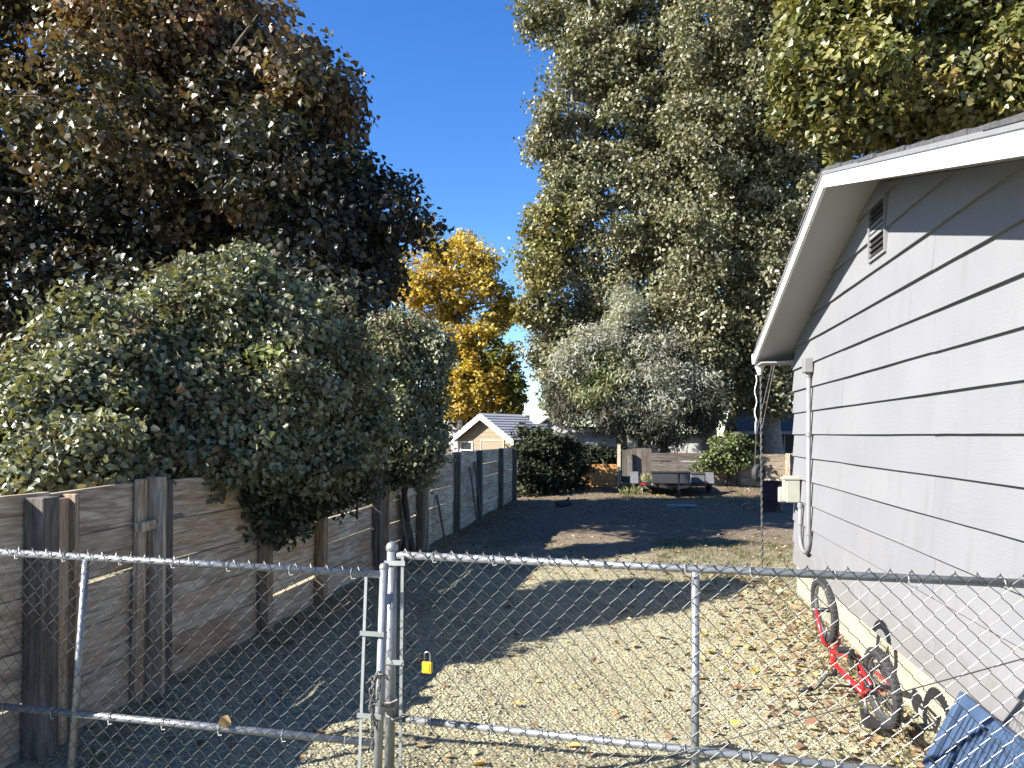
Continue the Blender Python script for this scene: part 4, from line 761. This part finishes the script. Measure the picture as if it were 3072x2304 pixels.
# trailer
tp = gnd(2020, 21.6); tr = thing('utility_trailer', 'low flat utility trailer with grey fender and black toolbox', 'trailer', tp)
tx, ty = tp.x, tp.y
def tb_(name, a, b, mat, par=None, bev=0):
    q = MB(); q.box((tx + a[0], ty + a[1], a[2] * .76), (tx + b[0], ty + b[1], b[2] * .76)); return q.build(name, mat, par or tr, bevel=bev)
dk = tb_('deck', (-.92, .3, .40), (.92, 3.4, .44), M['postD'])
for k in range(8): tb_('deck_board', (-.90 + k * .226, .29, .4415), (-.90 + k * .226 + .216, 3.39, .462), M['plankYd'], dk)
tb_('front_beam', (-.95, .22, .33), (.95, .298, .47), M['blackm']); tb_('side_beam', (-.99, .30, .33), (-.925, 3.4, .50), M['blackm']); tb_('side_beam', (.925, .30, .33), (.99, 3.4, .50), M['blackm'])
q = MB(); q.bar((tx - .55, ty + .2, .29), (tx - .02, ty - 1.1, .29), .06, .08); q.bar((tx + .55, ty + .2, .29), (tx + .02, ty - 1.1, .29), .06, .08); q.build('tongue', M['blackm'], tr)
tb_('coupler', (-.06, -1.32, .36), (.06, -1.08, .46), M['blackm'], None, .01)
q = MB(); q.tube([(tx + .12, ty - .75, .06), (tx + .12, ty - .75, .66)], .03, 10); q.tube([(tx + .12, ty - .75, .66), (tx + .0, ty - .75, .68)], .012, 8); q.lathe([(.001, 0), (.09, 0), (.09, .02), (.03, .04)], (tx + .12, ty - .75, .02), n=14); q.build('jack', M['blackm'], tr)
tx_ = tb_('toolbox', (-.62, -.30, .47), (.46, .20, .86), M['boxgrey'], None, .015); tb_('lid', (-.64, -.32, .861), (.48, .22, .90), M['blackm'], tx_, .01)
bx2 = tb_('side_box', (.52, .35, .465), (.92, .80, .78), M['fender'], None, .02); tb_('lid', (.50, .33, .781), (.94, .82, .81), M['boxgrey'], bx2, .01)
for s in (-1, 1):
    wx = tx + s * 1.12; wy = ty + 1.5
    q = MB(); q.lathe([(.11, -.08), (.18, -.08), (.225, -.055), (.23, 0), (.225, .055), (.18, .08), (.11, .08)], (wx, wy, .23), (1, 0, 0), 28); wl = q.build('wheel', M['rubber'], tr, smooth=True)
    q = MB(); q.lathe([(.001, -.05), (.05, -.06), (.10, -.02), (.115, -.07), (.115, .07), (.10, .02), (.001, .05)], (wx, wy, .23), (1, 0, 0), 24); q.build('rim', M['fender'], wl)
    q = MB()
    prof = [(wy + dy, zz) for dy, zz in ((-.44, .28), (-.32, .52), (-.2, .60), (.2, .60), (.32, .52), (.44, .28))]; pin = [(y_, z_ - .012) for y_, z_ in prof[::-1]]
    q.prism([(wx - .12, y_, z_) for y_, z_ in prof + pin], (.24, 0, 0)); q.build('fender', M['fender'], tr)
tb_('tail_lamp', (-.93, .205, .37), (-.78, .219, .43), M['redplast']); tb_('tail_lamp', (.78, .205, .37), (.93, .219, .43), M['redplast'])
for k, m_ in enumerate(('wall_w', 'redplast', 'wall_w')): tb_('reflector', (-.62 + k * .13, .207, .37), (-.50 + k * .13, .2185, .42), M[m_])
# drum
dp_ = gnd(2316, 17.4); dr_ = thing('steel_drum', 'rusty maroon steel drum standing near the house corner', 'drum', dp_); r_ = .222
q = MB(); q.lathe([(.001, .01), (r_, .01), (r_ + .008, .02), (r_, .035), (r_, .215), (r_ + .012, .225), (r_, .235), (r_, .43), (r_ + .012, .44), (r_, .45), (r_, .63), (r_ + .008, .65), (r_ + .004, .665), (r_ - .012, .665), (r_ - .012, .06), (.001, .06)], dp_, n=28); q.build('barrel', M['maroon'], dr_, smooth=False)
q = MB(); q.torus(dp_ + Vector((0, 0, .662)), (0, 0, 1), r_ + .002, .010, 28, 6); q.build('rim', M['maroon'], dr_, smooth=True)
# tyre swing
tc = at(2276, 1419, 24.5); ts = thing('tyre_swing', 'old car tyre hanging on ropes from the poplar near the house', 'tyre swing', tc)
axs = Vector((.72, -.69, 0)); q = MB(); q.lathe([(.17, -.05), (.18, -.085), (.25, -.095), (.28, -.07), (.287, 0), (.28, .07), (.25, .095), (.18, .085), (.17, .05), (.19, .04), (.24, .06), (.265, 0), (.24, -.06), (.19, -.04), (.17, -.05)], tc, axs, 30); q.build('tyre', M['rubber'], ts, smooth=True)
ht = at(2370, 860, 26.5)
for s in (-.12, .12):
    q = MB(); q.tube([tc + Vector((s, 0, .20)), tc + Vector((s * .6, .1, 1.2)), ht], .012, 6); q.build('rope', M['postD'], ts)

# ------------------------------------------------------------------ ground cover
def scatter_litter():
    n1 = 26000; z = rng.uniform(2.6, 27, n1 * 4); yy = z; xx = rng.uniform(-3.3, 9, n1 * 4)
    wall = np.where(yy < 8.9, 1.66, 9.0); ok = xx < wall; xx, yy = xx[ok], yy[ok]
    near_wall = np.exp(-((np.minimum(np.where(yy < 8.9, 1.7, 20) - xx, 9)) / .45) ** 2); near_f = np.exp(-((xx + 3.3) / .8) ** 2)
    pn = .5 + .5 * np.sin(1.1 * xx + 2.1) * np.sin(.8 * yy + .5 * xx); dens = .10 + .55 * pn ** 2 + .6 * near_wall + .35 * near_f + .35 * np.clip((yy - 16) / 6, 0, 1)
    keep = rng.uniform(0, 1.3, len(xx)) < dens; xx, yy = xx[keep][:n1], yy[keep][:n1]
    return np.c_[xx, yy, gz(xx, yy) - .012 + rng.uniform(0, .014, len(xx))]
P = scatter_litter(); nb = len(P)
xw = 1.66 - np.abs(rng.normal(0, .5, 1700)); yw = rng.uniform(2.8, 9.6, 1700); xw2 = rng.normal(.8, .6, 450); yw2 = rng.normal(6.3, 1.4, 450); xw, yw = np.r_[xw, np.minimum(xw2, 1.66)], np.r_[yw, yw2]
P = np.r_[P, np.c_[xw, yw, gz(xw, yw) - .012 + rng.uniform(0, .02, len(xw))]]; n_ = len(P)
lp = [[(3, (.24, .14, .08)), (4, (.34, .235, .135)), (3, (.40, .31, .17)), (.6, (.42, .33, .08)), (2, (.16, .09, .055)), (2, (.44, .38, .27))]]
t_, b_, nn_ = frames(n_, np.zeros((n_, 3)), 1.6, .45, 0)
tag(link('leaf_litter', leafmesh('leaf_litter', P, (t_, b_, nn_), np.clip(np.where(np.arange(n_) < nb, .026, .033) * np.exp(rng.normal(0, .55, n_)), .012, .085), T_HEART, palette(lp[0], n_, .35), LITTER)), 'dry brown and yellow fallen leaves strewn over the gravel', 'leaves', kind='stuff')
ng = 26000; yy = 2.4 + 10.5 * rng.beta(1.1, 2.2, ng); xx = rng.uniform(-3.25, 1.7, ng); xx = np.where((yy > 8.9), rng.uniform(-3.25, 4, ng), xx)
OCT = np.array([(1, 0, 0), (-1, 0, 0), (0, 1, 0), (0, -1, 0), (0, 0, 1), (0, 0, -1.0)]); OF = np.array([(0, 2, 4), (2, 1, 4), (1, 3, 4), (3, 0, 4), (2, 0, 5), (1, 2, 5), (3, 1, 5), (0, 3, 5)])
sz = .004 + .011 * rng.beta(1.2, 4, ng); sc_ = sz[:, None] * rng.uniform(.6, 1.4, (ng, 3)) * np.array([1.2, 1.2, .75]); th = rng.uniform(0, 6.28, ng)
V = OCT[None] * sc_[:, None]; V = np.stack([V[..., 0] * np.cos(th)[:, None] - V[..., 1] * np.sin(th)[:, None], V[..., 0] * np.sin(th)[:, None] + V[..., 1] * np.cos(th)[:, None], V[..., 2]], -1) + np.c_[xx, yy, gz(xx, yy) - .02 + sz * .3][:, None]
STONE = leafmat('gravel_stone', 0.0, .85, .3)
pc_ = palette([(3, (.44, .42, .30)), (3, (.33, .31, .22)), (2, (.48, .47, .40)), (1, (.20, .19, .15))], ng, .3)
tag(link('gravel', mesh_np('gravel', V.reshape(-1, 3), (np.arange(ng)[:, None, None] * 6 + OF[None]).reshape(-1, 3), STONE, np.repeat(pc_, 6, 0))), 'loose tan gravel covering the yard', 'gravel', kind='stuff')
# weeds and grass
def grass(name, label, P, h, pal, n_each=9):
    P = np.repeat(P, n_each, 0) + rng.normal(0, .035, (len(P) * n_each, 3)) * np.array([1, 1, 0]); n_ = len(P)
    t = unit(np.c_[rng.normal(0, .45, n_), rng.normal(0, .45, n_), np.ones(n_)]); nn = unit(np.cross(t, rng.normal(0, 1, (n_, 3)))); b = np.cross(nn, t)
    tag(link(name, leafmesh(name, P, (t, b, nn), h * rng.uniform(.4, 1.3, n_), (T_THIN[0] * np.array([1, .7, 1]), T_THIN[1]), palette(pal, n_, .3), LEAF_S)), label, 'grass', kind='stuff')
def pts(n_, x0, x1, y0, y1): xx, yy = rng.uniform(x0, x1, n_), rng.uniform(y0, y1, n_); return np.c_[xx, yy, gz(xx, yy) - .02]
GP = [(3, (.16, .17, .06)), (2, (.24, .22, .10)), (2, (.11, .13, .04))]
a = np.r_[pts(1500, .2, 6, 9.0, 13.0), pts(400, -.5, 3, 20.5, 24), pts(700, 3.5, 8, 22, 26.3), pts(120, 1.35, 1.68, 2.7, 8.9), pts(150, -3.25, -2.9, 3.5, 19)]
grass('short_grass', 'sparse dry grass and weeds growing through the gravel', a, .05, GP)
a = np.r_[pts(14, tx - 1.5, tx - .9, ty + .2, ty + .6), pts(22, tx - .85, tx - .6, ty + .4, ty + .9) + np.array([0, 0, .36]), pts(20, X1 + .1, X1 + .5, GYY - .4, GYY)]
grass('weeds', 'pale weeds around and on top of the trailer', a, .24, [(3, (.38, .38, .22)), (2, (.25, .28, .12))])
# a few leaves and odd things that stand out
LV = []
for q in range(5):
    c = palette([(1, (.62, .46, .08)), (1, (.55, .36, .06)), (1, (.50, .30, .12))], 1, .15); LV.append(mesh_np('fallen_leaf', T_HEART[0] * np.array([1, 1, 1.4]), np.array(T_HEART[1]), LITTER, np.repeat(c, 6, 0)))
for px, py, s_ in ((1865, 2138, .09), (1700, 1930, .06), (1625, 2210, .08), (1930, 2020, .05), (2090, 2108, .06), (1715, 2060, .06), (1740, 2235, .08), (1245, 1990, .07), (2670, 2165, .08), (2655, 1980, .06), (1460, 2290, .08), (460, 2090, .07), (400, 2180, .08), (720, 1900, .06), (2195, 2170, .06), (1560, 2120, .06), (2450, 1880, .07), (2310, 2080, .06)):
    z = FPX * H / (py - HY); p = gnd(px, z); p.z = float(gz(p.x, p.y)) + .006; o = link('fallen_leaf', LV[int(rng.integers(5))], None, p)
    o.rotation_euler = (float(rng.normal(0, .25)), float(rng.normal(0, .25)), float(rng.uniform(0, 6.3))); o.scale = (s_, s_, s_); tag(o, 'single large yellow leaf lying flat on the gravel', 'leaf', 'yellow leaves on the gravel')
o = link('dry_leaf', mesh_np('dry_leaf', T_HEART[0] * np.array([1, 1, 3]), np.array(T_HEART[1]), LITTER, np.repeat(np.array([(.44, .30, .16)]), 6, 0)), None, at(662, 2150, 3.47)); o.rotation_euler = (1.2, .9, .3); o.scale = (.075,) * 3; tag(o, 'curled tan leaf caught on the middle rail of the left gate', 'leaf')
p = gnd(1690, 18.0); q = MB(); q.tube([p + Vector((-.18, 0, .07)), p + Vector((0, .05, .08)), p + Vector((.2, .02, .1))], [.06, .075, .05], 10); lo = thing('log', 'short dark log lying alone on the shaded dirt', 'log', p); q.build('stem', M['bark'], lo, smooth=True); q = MB(); q.tube([p + Vector((.05, .04, .12)), p + Vector((.14, 0, .24))], [.03, .022], 8); q.build('branch_stub', M['bark'], lo)
p = gnd(2045, 18.3); q = MB(); q.obox(p + Vector((0, 0, .02)), ((1, .15, 0), (-.15, 1, 0), (0, 0, 1)), (.36, .10, .02)); tag(q.build('loose_board', M['slate'], org=p, bevel=.004), 'short pale board lying on the dirt in front of the trailer', 'board')
